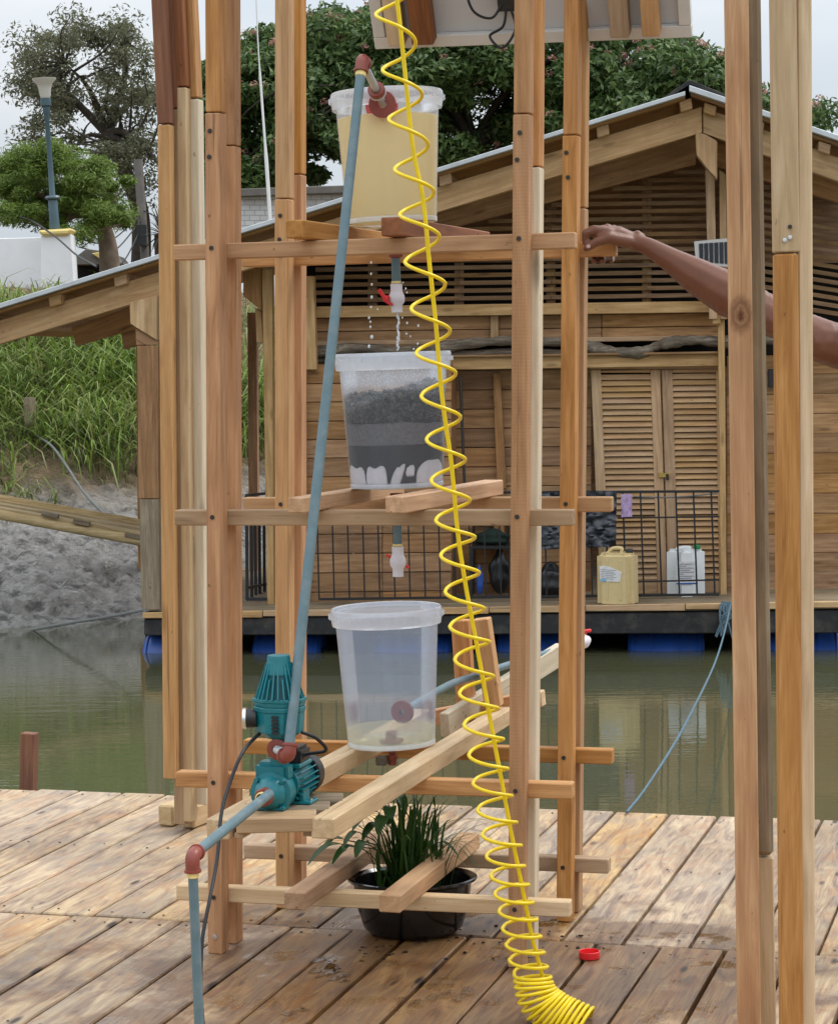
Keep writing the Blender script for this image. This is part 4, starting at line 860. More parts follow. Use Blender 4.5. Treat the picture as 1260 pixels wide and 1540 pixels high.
def ribbon(bm, pts, w, fold=.25, wf=None):
    P = smoothpath(pts, 4); n = len(P); rows = []; side = None
    for i, p in enumerate(P):
        t = (P[min(i + 1, n - 1)] - P[max(i - 1, 0)]).normalized(); sd = t.cross(Vector((0, 0, 1)))
        sd = sd.normalized() if sd.length > .15 else (side or Vector((1, 0, 0))); side = sd; s = i / (n - 1)
        ww = w * (wf(s) if wf else (1 - s ** 2.2) * (.55 + .45 * min(1, s * 5))) + .0003; up = sd.cross(t)
        rows.append([bm.verts.new(p - sd * ww + up * ww * fold), bm.verts.new(p), bm.verts.new(p + sd * ww + up * ww * fold)])
    for a, b in zip(rows, rows[1:]):
        for k in (0, 1): bm.faces.new((a[k], a[k + 1], b[k + 1], b[k]))
bm = bmesh.new()
for k in range(120):
    b = tc_ + Vector((rg.gauss(-.005, .035), rg.gauss(.0, .035), .11)); a = rg.uniform(0, 6.283); ln = rg.uniform(.14, .33); sp_ = rg.uniform(.02, .17)
    d = Vector((math.cos(a), math.sin(a), 0)); ribbon(bm, [b, b + d * sp_ * .25 + EZ * ln * .45, b + d * sp_ * .6 + EZ * ln * .82, b + d * sp_ * 1.25 + EZ * ln * (1 - rg.uniform(0, .15))], rg.uniform(.003, .0065))
for k in range(16):
    b = tc_ + Vector((.04 + rg.gauss(0, .02), rg.gauss(0, .02), .11)); a = rg.uniform(-.9, .9); d = Vector((math.cos(a), math.sin(a), 0)); L = rg.uniform(.12, .3)
    ribbon(bm, [b, b + d * L * .3 + EZ * L * .8, b + d * L * .8 + EZ * L * .9, b + d * L * 1.2 + EZ * L * .5], .0018)
link('grass_leaves', fin(bm), M['plantleaf'], plant, None, 'stuff')
for tipx, tipy, L, w, dy in ((463, 1302, .13, .026, -.06), (497, 1268, .11, .022, .02), (525, 1232, .12, .03, .03), (540, 1215, .1, .024, .06), (560, 1208, .1, .02, 0), (516, 1275, .08, .018, -.05), (575, 1195, .1, .02, .03), (545, 1265, .09, .022, -.03), (690, 1290, .09, .012, 0), (585, 1240, .09, .02, -.05), (500, 1300, .1, .022, -.08), (530, 1250, .11, .028, -.02), (552, 1228, .1, .026, -.06), (478, 1285, .1, .024, .04), (568, 1255, .09, .024, -.1), (535, 1290, .08, .02, -.1), (610, 1225, .1, .016, .0)):
    bm = bmesh.new(); tip = at(tipx, tipy, 6.42 + dy); root_ = tc_ + Vector((rg.uniform(-.06, .0), rg.uniform(-.04, .03), .11)); d = (tip - root_); h = Vector((d.x, d.y, 0)); hn = h.normalized() if h.length > .01 else Vector((1, 0, 0))
    lb = tip - hn * L * .75 + EZ * L * .42
    ribbon(bm, [lb, lb.lerp(tip, .35) + EZ * .016, lb.lerp(tip, .7) + EZ * .012, tip], w, .3, lambda s: math.sin(math.pi * min(1, s * .93 + .04)) ** .8 * (1 - .25 * s))
    lf = link('broad_leaf', fin(bm, 60), M['plantleaf'], plant)
    tube('stem', smoothpath([root_, root_.lerp(lb, .5) + EZ * .05, lb], 5), .0018, M['plantleaf'], lf, 6)
bm = bmesh.new()
for k in range(60):
    p = gz(rg.uniform(600, 900), rg.gauss(1415, 14), .0) if k < 40 else gz(rg.gauss(560, 25), rg.gauss(1425, 10), 0); ball(bm, p + EZ * .002, rg.uniform(.002, .006), 1, .2, (1.3, 1, .6))
tag(link('soil_crumbs', fin(bm), M['soil'], None, None, 'stuff'), 'dark crumbs of soil scattered on the deck around the tub')
cp_ = gz(886, 1441, .0); cp_.z = .0015
tag(lathe('bottle_top', [(.0265, .0015), (.0285, 0), (.0295, .003), (.029, .018), (.0275, .0195), (.026, .018), (.0255, .004), (0, .003)], M['red'], None, cp_, EZ, 40), 'red plastic screw cap lying upturned on the deck', 'bottle cap')

# ------------------------------------------------------------------ houseboat
hb = thing('houseboat', 'brown timber houseboat with louvred gable and sheet metal roof floating behind the deck', 'houseboat', hp(640, 981, 2))
OUT = (0, 0, 0)
hq('platform', [(216, 922), (1310, 904), (1310, 915), (216, 929)], .03, 3.6, M['plank_grey'], hb, .003)
xs = [214, 395, 560, 735, 880, 1030, 1180, 1315]
for a, b in zip(xs, xs[1:]):
    f = lambda x: 921.5 - .0165 * (x - 216)
    hq('fascia_board', [(a + .6, f(a)), (b - .6, f(b)), (b - .6, f(b) + 10.5), (a + .6, f(a) + 8.5)], 0, .028, M['plank_pale'], hb)
hq('hull_beam', [(217, 931), (1310, 917), (1310, 952), (217, 956)], .02, .16, M['soot'], hb, .008)
hq('hull_beam', [(217, 931), (1310, 917), (1310, 948), (217, 953)], 3.0, .16, M['soot'], hb, .008)
hq('added_dark_skirt', [(219, 932), (1310, 918), (1310, 992), (219, 992)], 1.15, .05, M['soot'], hb)  # added skirt, blocks the bright water behind so the underside stays dark
for x in (217, 640, 1080): hq('cross_beam', [(x, 930), (x + 18, 930), (x + 18, 955), (x, 955)], .2, 2.8, M['soot'], hb)
def wallrows(x0, x1, y0, y1, pitch, d, mat, splits=(), sl=-.012, thick=.025):
    y = y0; xx = [x0] + list(splits) + [x1]
    while y < y1 - 3:
        h = min(pitch * random.uniform(.96, 1.04), y1 - y)
        for a, b in zip(xx, xx[1:]):
            ya, yb = y + sl * (a - 640), y + sl * (b - 640); j = random.uniform(-.004, .004)
            hq('wall_plank', [(a + .4, ya + .8), (b - .4, yb + .8), (b - .4, yb + h - .5), (a + .4, ya + h - .5)], d + j, thick, M[mat], hb, .003)
        y += h
wallrows(458, 679, 546, 908, 28.6, .62, 'plank', (575,))
hq('wall_side', [(673, 546), (679, 546), (679, 905), (673, 905)], .65, .42, M['plank'], hb)
wallrows(679, 889, 558, 900, 28.6, 1.05, 'plank', (751,))
wallrows(1092, 1330, 540, 897, 29.5, .95, 'plank')
hq('stud', [(741, 562), (752, 562), (761, 735), (747, 735)], .98, .06, M['plank'], hb)
hq('stud', [(741, 735), (758, 735), (758, 900), (745, 900)], .98, .06, M['plank'], hb)
hq('corner_post', [(456, 415), (472, 415), (476, 556), (459, 556)], .56, .09, M['plank_pale'], hb)
hq('corner_post', [(455, 556), (459, 556), (461, 909), (456, 909)], .56, .09, M['plank'], hb)
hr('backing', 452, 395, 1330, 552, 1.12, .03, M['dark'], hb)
g = lambda x: -.014 * (x - 900)
def band(name, x0, x1, ya, yb, d, th, mat): return hq(name, [(x0, ya + g(x0)), (x1, ya + g(x1)), (x1, yb + g(x1)), (x0, yb + g(x0))], d, th, M[mat], hb)
band('tie_beam', 474, 1084, 455, 472, .78, .12, 'plank_pale')
for a, b in ((476, 738), (738, 905), (905, 1082)):
    band('wall_plank', a, b - 1, 473, 492.5, .9, .03, 'plank'); band('wall_plank', a, b - 1, 493.5, 511, .9, .03, 'plank')
band('stud', 737, 749, 472, 512, .86, .035, 'plank_pale'); band('trim', 476, 1082, 507, 514, .86, .03, 'plank_pale')
band('lintel', 655, 1088, 534, 553, .74, .14, 'plank_pale'); band('trim', 655, 1088, 531, 534.5, .7, .1, 'plank')
band('wall_plank', 476, 660, 514, 546, .8, .03, 'plank')
tube('driftwood_branch', smoothpath([hp(x, y + random.uniform(-1, 1), .72 + random.uniform(0, .06)) for x, y in ((470, 530), (540, 524), (620, 527), (700, 517), (760, 512), (800, 515), (850, 514), (900, 524), (930, 529), (965, 529), (985, 521), (1010, 514), (1045, 512), (1090, 515), (1150, 512), (1230, 518))], 6), [(.04 + .007 * math.sin(i * .5) + .004 * math.sin(i * 1.7)) for i in range(91)], M['drift'], hb, 12)
tube('driftwood_branch', smoothpath([hp(x, y, .8) for x, y in ((470, 541), (560, 538), (680, 533), (760, 529), (860, 532), (905, 535))], 6), [(.028 + .004 * math.sin(i * .7)) for i in range(31)], M['drift'], hb, 10)
# gable louvres: slats in bays between studs
yr = lambda x: 290 - .265 * (x - 884) if x < 1050 else 246 + .3 * (x - 1050)
for xs_ in (560, 690, 828, 972):
    hq('gable_stud', [(xs_ - 7, yr(xs_)), (xs_ + 7, yr(xs_)), (xs_ + 7, 460), (xs_ - 7, 460)], .965, .05, M['slat'], hb)
k = 0; y = 446.0
while y > 205:
    for a, b in ((474, 690), (690, 828), (828, 972), (972, 1064), (1094, 1320)):
        sl = -.014; yc = lambda x: y + sl * (x - 900) + random.uniform(-.5, .5)
        # start where the slope of the roof allows
        if a < 1060:
            xa = a
            while xa < b and yr(xa) > y + sl * (xa - 900) - 2: xa += 4
            if b - xa < 14: continue
            xb = b
        else:
            xa, xb = a, b
            while xb > xa and yr(xb) > y + 6: xb -= 4
            if xb - xa < 14: continue
            sl = .16
        j = random.uniform(-.006, .006); xo = random.uniform(0, 5)
        yA, yB = y + sl * (xa - 900 if a < 1060 else xa - 1094), y + sl * (xb + xo - 900 if a < 1060 else xb - 1094)
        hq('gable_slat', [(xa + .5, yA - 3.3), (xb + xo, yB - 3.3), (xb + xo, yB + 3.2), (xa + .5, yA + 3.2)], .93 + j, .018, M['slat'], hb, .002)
    y -= 11.6
for a, b, c, e in ((1060, 1074, 1066, 1078), (1081, 1091, 1083, 1093)):
    hq('gable_post', [(a, 255), (b, 262), (e, 480), (c, 480)], .6, .09, M['plank_pale'], hb)
hq('door_post', [(1079, 480), (1089, 480), (1092, 897), (1083, 897)], .66, .1, M['plank_pale'], hb)
hq('post_block', [(1071, 474), (1083, 474), (1083, 487), (1071, 487)], .62, .06, M['plank_pale'], hb)
# rafters
RT1 = lambda x: 160 + .305 * (1056 - x); SH = lambda x: 140 + .31 * (1020 - x)
hq('barge_rafter', [(-80, RT1(-80)), (1055, RT1(1055)), (1055, RT1(1055) + 39), (-80, RT1(-80) + 35)], .12, .09, M['plank_pale'], hb)
hq('barge_rafter', [(1057, 161), (1330, 263), (1330, 298), (1057, 200)], .12, .09, M['plank_pale'], hb)
hq('rafter', [(455, 358), (1046, 204), (1046, 246), (455, 401)], .72, .1, M['plank'], hb)
hq('rafter', [(1078, 214), (1330, 290), (1330, 325), (1078, 250)], .72, .1, M['plank'], hb)
hq('rafter', [(108, 493), (197, 461), (204, 494), (114, 520)], .75, .1, M['plank'], hb); hq('rafter', [(182, 500), (212, 488), (212, 515), (187, 526)], .95, .1, M['plank'], hb)
hq('rafter', [(-60, 500), (460, 362), (460, 392), (-60, 530)], 3.3, .1, M['plank'], hb)
hq('king_bracket', [(1045, 197), (1062, 203), (1078, 212), (1078, 270), (1062, 252), (1047, 233)], .1, .16, M['plank_pale'], hb, .006)
# roof: metal sheet over boards over purlins
YD = 3.95
hq('roof_sheet', [(-110, SH(-110)), (1030, SH(1030)), (1030, SH(1030) + 6.5), (-110, SH(-110) + 7.5)], -.08, YD, M['sheet'], hb, .003)
hq('roof_sheet', [(1036, 128), (1340, 230), (1340, 238), (1036, 137)], -.08, YD, M['sheet'], hb, .003)
hq('ridge_cap', [(998, 146), (1034, 121), (1040, 121), (1090, 142), (1090, 146), (1037, 126), (1000, 150)], -.06, YD - .04, M['soot'], hb, .002)
n_ = 9
hq('roof_boards', [(-100, SH(-100) + 10), (1030, SH(1030) + 8), (1030, SH(1030) + 12), (-100, SH(-100) + 14)], .0, YD - .1, M['plank'], hb, .002)
hq('roof_boards', [(1038, 139), (1330, 238), (1330, 243), (1038, 144)], .0, YD - .1, M['plank'], hb, .002)
for x in (1030, 905, 787, 668, 550, 430, 310, 180, 82, -20):
    y = SH(x) + 13; hq('purlin', [(x - 9, y + 2.8), (x + 9, y - 2.8), (x + 11, y + 13), (x - 7, y + 18.5)], .03, YD - .15, M['plank_pale'], hb, .006)
for x in (1068, 1140, 1240):
    y = 145 + .336 * (x - 1036); hq('purlin', [(x - 9, y - 2), (x + 9, y + 4), (x + 7, y + 19), (x - 10, y + 13)], .03, YD - .15, M['plank_pale'], hb, .006)
# porch posts and brackets
hq('porch_post', [(206, 520), (238, 520), (239, 750), (209, 750)], .06, .12, M['plank'], hb); hq('porch_post', [(210, 751), (239, 751), (241, 917), (213, 918)], .06, .12, M['plank_grey'], hb)
hq('porch_bracket', [(195, 455), (236, 445), (236, 512), (205, 492), (196, 487)], .04, .16, M['plank_pale'], hb, .006); hq('porch_post', [(204, 492), (237, 512), (238, 519), (205, 519)], .07, .1, M['plank'], hb)
hq('porch_post', [(394, 405), (409, 405), (412, 918), (402, 918)], .5, .1, M['plank_pale'], hb); hq('porch_bracket', [(366, 403), (394, 403), (394, 468), (366, 445)], .52, .07, M['plank'], hb, .006)
hq('porch_post', [(384, 463), (393, 468), (396, 515), (386, 515)], .6, .08, M['plank_pale'], hb)
hq('porch_post', [(205, 505), (222, 505), (224, 912), (208, 912)], 3.2, .1, M['plank'], hb)
hq('porch_post', [(372, 470), (386, 470), (388, 905), (375, 905)], 3.3, .1, M['plank'], hb)
# side and back walls keep the inside dark
def hwall(p0, p1, ztop, zb, th, name='wall_side'):
    a, b = Vector(p0), Vector(p1); d = (b - a).normalized(); n = Vector((-d.y, d.x, 0))
    a0, b0 = Vector((a.x, a.y, zb)), Vector((b.x, b.y, zb)); a1, b1 = Vector((a.x, a.y, ztop)), Vector((b.x, b.y, ztop))
    poly(name, [a0, b0, b1, a1], th, M['plank'], hb, d, .003, n)
wl = hp(462, 700, .75); wl2 = hp(462, 700, .75) + HY * 2.5
hwall(wl, wl2, 2.2, -.17, .03)
BD = 3.3; bx = lambda xpx: hp(xpx, 700, .75).dot(HX)
def bwall(x0, x1, z0, z1a, z1b):
    o_ = HY * (16.4 + BD); q = lambda x, z: o_ + HX * x + EZ * z
    poly('wall_back', [q(x0, z0), q(x1, z0), q(x1, z1b), q(x0, z1a)], .03, M['plank'], hb, HX, 0, HY)
xr_ = hp(1056, 160, 0).dot(HX); zr_ = hp(1056, 160, 0).z + .01; slope_ = .306
zt = lambda x: zr_ - slope_ * abs(x - xr_)
xa_, xe_ = bx(462), bx(1345)
bwall(xa_, xe_, -.17, 2.17, 2.17); g0, g1 = hp(860, 440, BD).dot(HX), hp(935, 440, BD).dot(HX)
bwall(xa_, g0, 2.172, zt(xa_), zt(g0)); bwall(g1, xr_, 2.172, zt(g1), zt(xr_)); bwall(xr_, xe_, 2.172, zt(xr_), zt(xe_)); bwall(g0, g1, 2.25, zt(g0), zt(g1))
# door with two louvred leaves
door = thing('louvre_door', 'double wooden louvre door with brass latch on the houseboat front', 'door', hp(990, 897, .85))
def leaf(xl0, xl1, xr0, xr1, sl, sr):
    """leaf between a left edge (top xl0, bottom xl1) and a right edge, stile widths sl, sr"""
    YT, YB = 556, 896; L = lambda y: xl0 + (xl1 - xl0) * (y - YT) / (YB - YT); Rr = lambda y: xr0 + (xr1 - xr0) * (y - YT) / (YB - YT); D = .84
    s = lambda y, x: y - .012 * (x - 990)
    lf = hq('door_leaf', [(L(YT), YT), (L(YT) + sl, YT), (L(YB) + sl, YB), (L(YB), YB)], D, .045, M['louvre'], door)
    hq('door_stile', [(Rr(YT) - sr, YT), (Rr(YT), YT), (Rr(YB), YB), (Rr(YB) - sr, YB)], D, .045, M['louvre'], door)
    for ya, yb in ((556, 560.5), (872, 896)):
        hq('door_rail', [(L(ya) + sl, s(ya, L(ya))), (Rr(ya) - sr, s(ya, Rr(ya))), (Rr(yb) - sr, yb), (L(yb) + sl, yb)], D + .003, .04, M['louvre'], door)
    y = 562.5
    while y < 870:
        xa, xb = L(y) + sl - .5, Rr(y) - sr + .5
        p = [hp(xa, s(y, xa), D + .024), hp(xb, s(y, xb), D + .024), hp(xb, s(y + 8.0, xb), D - .002), hp(xa, s(y + 8.0, xa), D - .002)]
        poly('louvre_slat', p, .008, M['louvre'], door, None, .002, HY)
        y += 8.85
    hq('door_backing', [(L(YT) + 2, YT), (Rr(YT) - 2, YT), (Rr(YB) - 2, YB), (L(YB) + 2, YB)], D + .06, .012, M['dark'], door, 0)
leaf(888, 902, 992, 1003, 15, 14.5); leaf(994.5, 1005, 1081, 1086, 16, 5)
hq('door_header', [(885, 543), (1082, 538), (1082, 554), (886, 555)], .82, .05, M['louvre'], door)
hr('latch', 990, 711, 1007, 718, .82, .012, M['brass'], door, .002); hr('latch_bolt', 1001, 713, 1005, 722, .805, .01, M['soot'], door, .001)
tag(pipe('mop_pole', hp(692, 566, .7), hp(699, 745, .66), .011, M['screw'], None, 10), 'thin dark pole leaning against the houseboat wall', 'pole')
# iron railing
rl = thing('iron_railing', 'black iron railing along the front edge of the houseboat', 'railing', hp(700, 905, .42))
def bar(p, q, r=.007, name='bar'): beam(name, p, q, 2 * r, 2 * r, M['iron'], rl, HX, .001)
D = .42; tp = lambda x: 741 - .006 * (x - 700); bt = lambda x: 898.5 - .012 * (x - 700)
for a, b in ((480, 1081),):
    bar(hp(a, tp(a), D), hp(b, tp(b), D), .009, 'top_rail'); bar(hp(a, bt(a), D), hp(b, bt(b), D), .009, 'bottom_rail')
bar(hp(928, 779, D), hp(1081, 777, D), .006, 'mid_rail'); bar(hp(952, 875, D), hp(1081, 872, D), .006, 'mid_rail')
x = 476
while x < 1082:
    bar(hp(x, tp(x), D), hp(x + 4 if x < 900 else x + 5.5, bt(x), D), 0.0065 if x > 900 else .0055); x += 22.8 if x < 905 else 26.6
for x0, y0, x1, y1, d in ((371, 745, 372, 902, .42), (383, 750, 385, 896, 1.2), (390, 750, 391, 896, 1.3), (397, 750, 398, 890, 1.4), (378, 748, 379, 898, .9)): bar(hp(x0, y0, d), hp(x1, y1, d), .011)
bar(hp(371, 745, .42), hp(400, 742, 1.5), .011, 'top_rail'); bar(hp(371, 901, .42), hp(402, 901, .42), .012, 'bottom_rail'); bar(hp(371, 884, .6), hp(402, 878, 1.6), .01, 'bottom_rail')
# barrels floating under the platform
def barrel(x0, x1, lab):
    c = (hp(x0, 968, .40) + hp(x1, 968, .40)) / 2; c.z = -.645; L = (hp(x1, 968, .4) - hp(x0, 968, .4)).length
    b = thing('float_barrel', lab, 'barrel', c, 'blue barrels floating the houseboat'); r = .285; h = L / 2
    lathe('drum', [(0, -h + .02), (r * .8, -h + .018), (r * .8, -h), (r * .86, -h + .004), (r * .93, -h + .03), (r * .975, -h + .08), (r, -h + .16), (r * 1.01, -h * .4), (r * .985, -h * .33), (r * 1.01, -h * .26), (r * 1.015, 0), (r * 1.01, h * .26), (r * .985, h * .33), (r * 1.01, h * .4), (r, h - .16), (r * .975, h - .08), (r * .93, h - .03), (r * .86, h - .004), (r * .8, h), (r * .8, h - .018), (0, h - .02)], M['blue'], b, c, HX, 48)
    for s in (-1, 1): lathe('rim', [(r * .9, -.01), (r * .955, -.01), (r * .97, 0), (r * .955, .01), (r * .9, .01)], M['blue'], b, c + HX * s * (h - .035), HX, 48)
for x0, x1, lab in ((222, 330, 'blue barrel under the left end of the houseboat'), (385, 487, 'blue barrel second from left under the houseboat'), (566, 682, 'blue barrel behind the bottom bucket'), (749, 864, 'blue barrel between the right legs of the rack'), (944, 1058, 'blue barrel in clear view under the two jugs'), (1147, 1262, 'blue barrel at the far right, behind the timber columns')): barrel(x0, x1, lab)
# jugs
def jug(name, label, c, w, d, h, rot, mat, capc, capx, rnd=.045, hh=.03):
    t = thing(name, label, 'jug', c); bm = bmesh.new(); r = bmesh.ops.create_cube(bm, size=1)
    for v in r['verts']: v.co = Vector((v.co.x * w, v.co.y * d, v.co.z * h * .92 + h * .46))
    bmesh.ops.bevel(bm, geom=[e for e in bm.edges if abs(e.verts[0].co.z - e.verts[1].co.z) > .1], offset=rnd, segments=5, affect='EDGES')
    bmesh.ops.bevel(bm, geom=[e for e in bm.edges if abs(e.verts[0].co.z - e.verts[1].co.z) < .001 and len(e.link_faces) == 2 and e.calc_face_angle(0) > 1], offset=.022, segments=3, affect='EDGES')
    Mx = Matrix.Translation(c + EZ * .002) @ Matrix.Rotation(rot, 4, 'Z'); bd = link('body', fin(bm, 40), M[mat], t, Mx)
    u = lambda x, y, z: (Mx @ Vector((x, y, z)))
    lathe('cap', [(0, 0), (.026, 0), (.027, .004), (.027, .022), (.022, .03), (0, .031)], M[capc], t, u(capx, 0, h * .92 - .002), EZ, 20)
    tube('handle', smoothpath([u(capx - .06 * (1 if capx > 0 else -1), 0, h * .92 - .005), u(capx * .35, 0, h * .92 + hh), u(-capx * .35, 0, h * .92 + hh), u(-capx * .8, 0, h * .92 - .006)], 5), .014, M[mat], t, 8)
    for s in ((-1, 1) if rnd < .06 else ()): beam('side_rib', u(s * w * .18, -d / 2 - .001, h * .12), u(s * w * .18, -d / 2 - .001, h * .8), .012, .006, M[mat], bd, Mx.to_3x3() @ Vector((1, 0, 0)))
    return t, bd, Mx, u
def on_front(name, u, d, pts, mat, par, th=.0015):
    P = [u(x, -d / 2 - .0045, z) for x, z in pts]; n = (P[1] - P[0]).cross(P[2] - P[1]).normalized(); n = n if n.y > 0 else -n
    return poly(name, P, th, mat, par, None, 0, n)
paper = plain('paper label', (.68, .67, .66), .7, .2, .12, 30, .1, dirt=(.4, .4, .42, .6), dsc=40); ink = plain('printed grey ink', (.3, .31, .35), .7, .2); blueink = plain('printed blue ink', (.03, .12, .42), .6, .2); skyink = plain('printed light blue ink', (.2, .42, .6), .6, .2); green = plain('green cap', (.01, .2, .07), .4, .4)
M['green'] = green
c = hp(929, 911, .13); t, bd, Mx, u = jug('jerrycan', 'yellowed plastic jerrycan with torn label on the platform edge', c, .27, .22, .42, math.radians(-20), 'jug', 'black', .09)
on_front('label_sticker', u, .22, [(-.105, .295), (-.05, .30), (.06, .255), (.052, .215), (.045, .185), (-.10, .185)], paper, t); 
for k in range(6): on_front('label_print', lambda x, y, z: u(x, y - .002, z), .22, [(-.092, .275 - k * .013), (.02 - .02 * (k % 2), .268 - k * .013), (.02 - .02 * (k % 2), .2645 - k * .013), (-.092, .2715 - k * .013)], ink, t, .0005)
on_front('label_mark', lambda x, y, z: u(x, y - .002, z), .22, [(-.1, .203), (-.055, .203), (-.055, .187), (-.1, .187)], skyink, t, .0005)
c = hp(1031, 903, .64); t, bd, Mx, u = jug('jug', 'white plastic jug with printed label and green cap behind the railing', c, .28, .24, .42, math.radians(-3), 'jugwhite', 'green', .085, .1, .008)
on_front('label_sticker', u, .24, [(-.075, .30), (.075, .30), (.075, .13), (-.075, .13)], paper, t)
for k in range(9):
    w_ = (.055, .03, .06, .045, .06, .02, .058, .05, .04)[k]; on_front('label_print', lambda x, y, z: u(x, y - .002, z), .24, [(-.06, .285 - k * .015), (-.06 + w_ * 1.9, .285 - k * .015), (-.06 + w_ * 1.9, .2785 - k * .015), (-.06, .2785 - k * .015)], ink, t, .0005)
on_front('label_stripe', lambda x, y, z: u(x, y - .002, z), .24, [(-.08, .142), (.08, .142), (.08, .132), (-.08, .132)], blueink, t, .0005)
# tarpaulin, bags, chair, cloth
def crumple(name, pts, d, th, mat, label, cat, seed, amp=.05, n=34):
    rr = random.Random(seed); bm = bmesh.new(); (x0, y0), (x1, y1), (x2, y2), (x3, y3) = pts; gr = []
    for s in (0, 1):
        gr.append([[bm.verts.new(hp((x0 + (x1 - x0) * i / n) * (1 - j / n) + (x3 + (x2 - x3) * i / n) * j / n, (y0 + (y1 - y0) * i / n) * (1 - j / n) + (y3 + (y2 - y3) * i / n) * j / n, d + s * th + (rr.uniform(-amp, amp) * .25 + amp * 1.6 * (float(vnoise(np.array(i * .33 + seed), np.array(j * .27), seed)) - .5) + amp * 1.1 * (abs(2 * float(vnoise(np.array(i * .55), np.array(j * .5 + seed), seed + 1)) - 1) - .5)) * (1 if s == 0 else .3))) for i in range(n + 1)] for j in range(n + 1)])
    for s in (0, 1):
        for j in range(n):
            for i in range(n): bm.faces.new((gr[s][j][i], gr[s][j][i + 1], gr[s][j + 1][i + 1], gr[s][j + 1][i]))
    for j in range(n):
        for i in (0, n): bm.faces.new((gr[0][j][i], gr[0][j + 1][i], gr[1][j + 1][i], gr[1][j][i])); bm.faces.new((gr[0][i][j], gr[0][i][j + 1], gr[1][i][j + 1], gr[1][i][j]))
    return tag(link(name, fin(bm, 60), mat), label, cat)
crumple('tarpaulin', [(800, 742), (927, 738), (926, 822), (800, 827)], .36, .02, M['tarp'], 'dark crumpled tarpaulin hung over the railing beside the louvre door', 'tarpaulin', 2, .03)
def lump(name, label, cat, x0, y0, x1, y1, d, mat, seed):
    rr = random.Random(seed); bm = bmesh.new(); a, b = hp(x0, y0, d), hp(x1, y1, d); c = (a + b) / 2; w = (b - a).length / 2
    hw = abs((b - a).dot(HX)) / 2; hh = abs(a.z - b.z) / 2; ball(bm, (0, 0, 0), 1, 4)
    for v in bm.verts:
        q = v.co; f = 1 + .12 * math.sin(5 * q.x + seed) + .1 * math.sin(7 * q.z + 2 * q.y) + rr.uniform(-.03, .03); f *= 1 - .25 * max(0, q.z)
        v.co = c + HX * q.x * hw * f + HY * q.y * hw * .7 * f + EZ * max(-hh, q.z * hh * 1.02)
    return tag(link(name, fin(bm, 60), mat), label, cat)
lump('garbage_bag', 'black crumpled plastic bag on a chair behind the railing', 'bag', 735, 826, 768, 893, .75, M['bag'], 1)
lump('garbage_bag', 'low black plastic bag on the platform between the right rack legs', 'bag', 806, 845, 850, 901, .62, M['bag'], 4)
lump('cushion', 'dark green rounded cushion on the chair behind the railing', 'cushion', 714, 795, 768, 822, .85, plain('dark green cloth', (.02, .035, .028), .8, .2), 7)
ch = thing('chair', 'black iron chair on the houseboat deck under the dark cushion', 'chair', hp(740, 898, .8))
for x, d in ((710, .65), (766, .65), (712, 1.0), (766, 1.0)): beam('leg', hp(x, 824, d), hp(x + (1 if x > 740 else -1), 899.5 - (d - .65) * 9, d), .02, .02, M['iron'], ch, HX)
hr('seat', 708, 822, 768, 826, .64, .38, M['iron'], ch); hr('backrest', 712, 786, 764, 792, 1.0, .02, M['iron'], ch)
for x in (712, 738, 764): beam('back_bar', hp(x, 788, 1.01), hp(x, 824, 1.01), .018, .018, M['iron'], ch, HX)
lump('bottle', 'blue plastic bottle standing beside the black bag behind the railing', 'bottle', 715, 850, 727, 894, .58, M['blue'], 9)
crumple('cloth', [(933, 743), (950, 743), (950, 777), (934, 778)], .39, .012, M['cloth'], 'lavender cloth draped over the black railing', 'cloth', 5, .01, 10)
tag(tube('clothesline', smoothpath([hp(952, 747, .5), hp(1010, 748, .5), hp(1078, 742, .5)], 6), .006, M['rope'], None, 6), 'pale cord strung behind the railing in front of the louvre door', 'cord')
ss = thing('small_solar_panel', 'small grey framed solar panel on the houseboat gable posts', 'solar panel', hp(1068, 382, .4))
hq('panel_frame', [(1043, 363), (1096, 358), (1096, 402), (1046, 396)], .46, .03, M['frame'], ss, .003)
for k in range(6): x = 1050.5 + k * 7.6; hq('cell_strip', [(x, 366.5 - k * .5), (x + 6.2, 366 - k * .5), (x + 6.6, 394 + k * .6), (x + .8, 393.5 + k * .6)], .452, .012, M['cell'], ss, 0)
tag(hr('wall_lamp', 1155, 555, 1163, 583, .85, .08, M['black']), 'small black lamp on the houseboat wall between the right columns', 'lamp')

# ------------------------------------------------------------------ ropes, gangway, stake
tag(tube('mooring_rope', smoothpath([at(40, 949, 18.6), at(100, 938, 17.8), at(160, 928, 17.2), hp(217, 917, .0)], 8), .012, M['rope'], None, 6), 'dark mooring rope running from the houseboat corner to the left bank', 'rope')
tag(tube('frayed_rope', smoothpath([at(40, 648, 22.5), at(75, 668, 22), at(100, 700, 21.6), at(130, 745, 21), at(175, 790, 20.5), at(205, 815, 20.2)], 8), .012, M['rope'], None, 6), 'thin pale rope hanging down the muddy bank', 'rope')
br = thing('blue_rope', 'faded blue rope stretched from the houseboat to the deck edge', 'rope', at(945, 1219, 8.14))
tube('line', smoothpath([W(-1.54, 8.02, .006), at(945, 1218, 8.17), at(970, 1186, 8.7), at(1014, 1118, 9.9), at(1046, 1058, 11.4), at(1074, 998, 13.2), at(1089, 950, 14.9), hp(1098, 908, -.01)], 8), [.005] * 20 + [.006] * 37, M['bluerope'], br, 8)
bm = bmesh.new(); rg = random.Random(8)
for k in range(26):
    p = hp(1092 + rg.uniform(-7, 8), 905, .0 - .02); tubebm(bm, smoothpath([p, p + Vector((rg.uniform(-.03, .03), -.02, -rg.uniform(.05, .1))), p + Vector((rg.uniform(-.07, .03), -.03, -rg.uniform(.1, .26)))], 4), .006, 5)
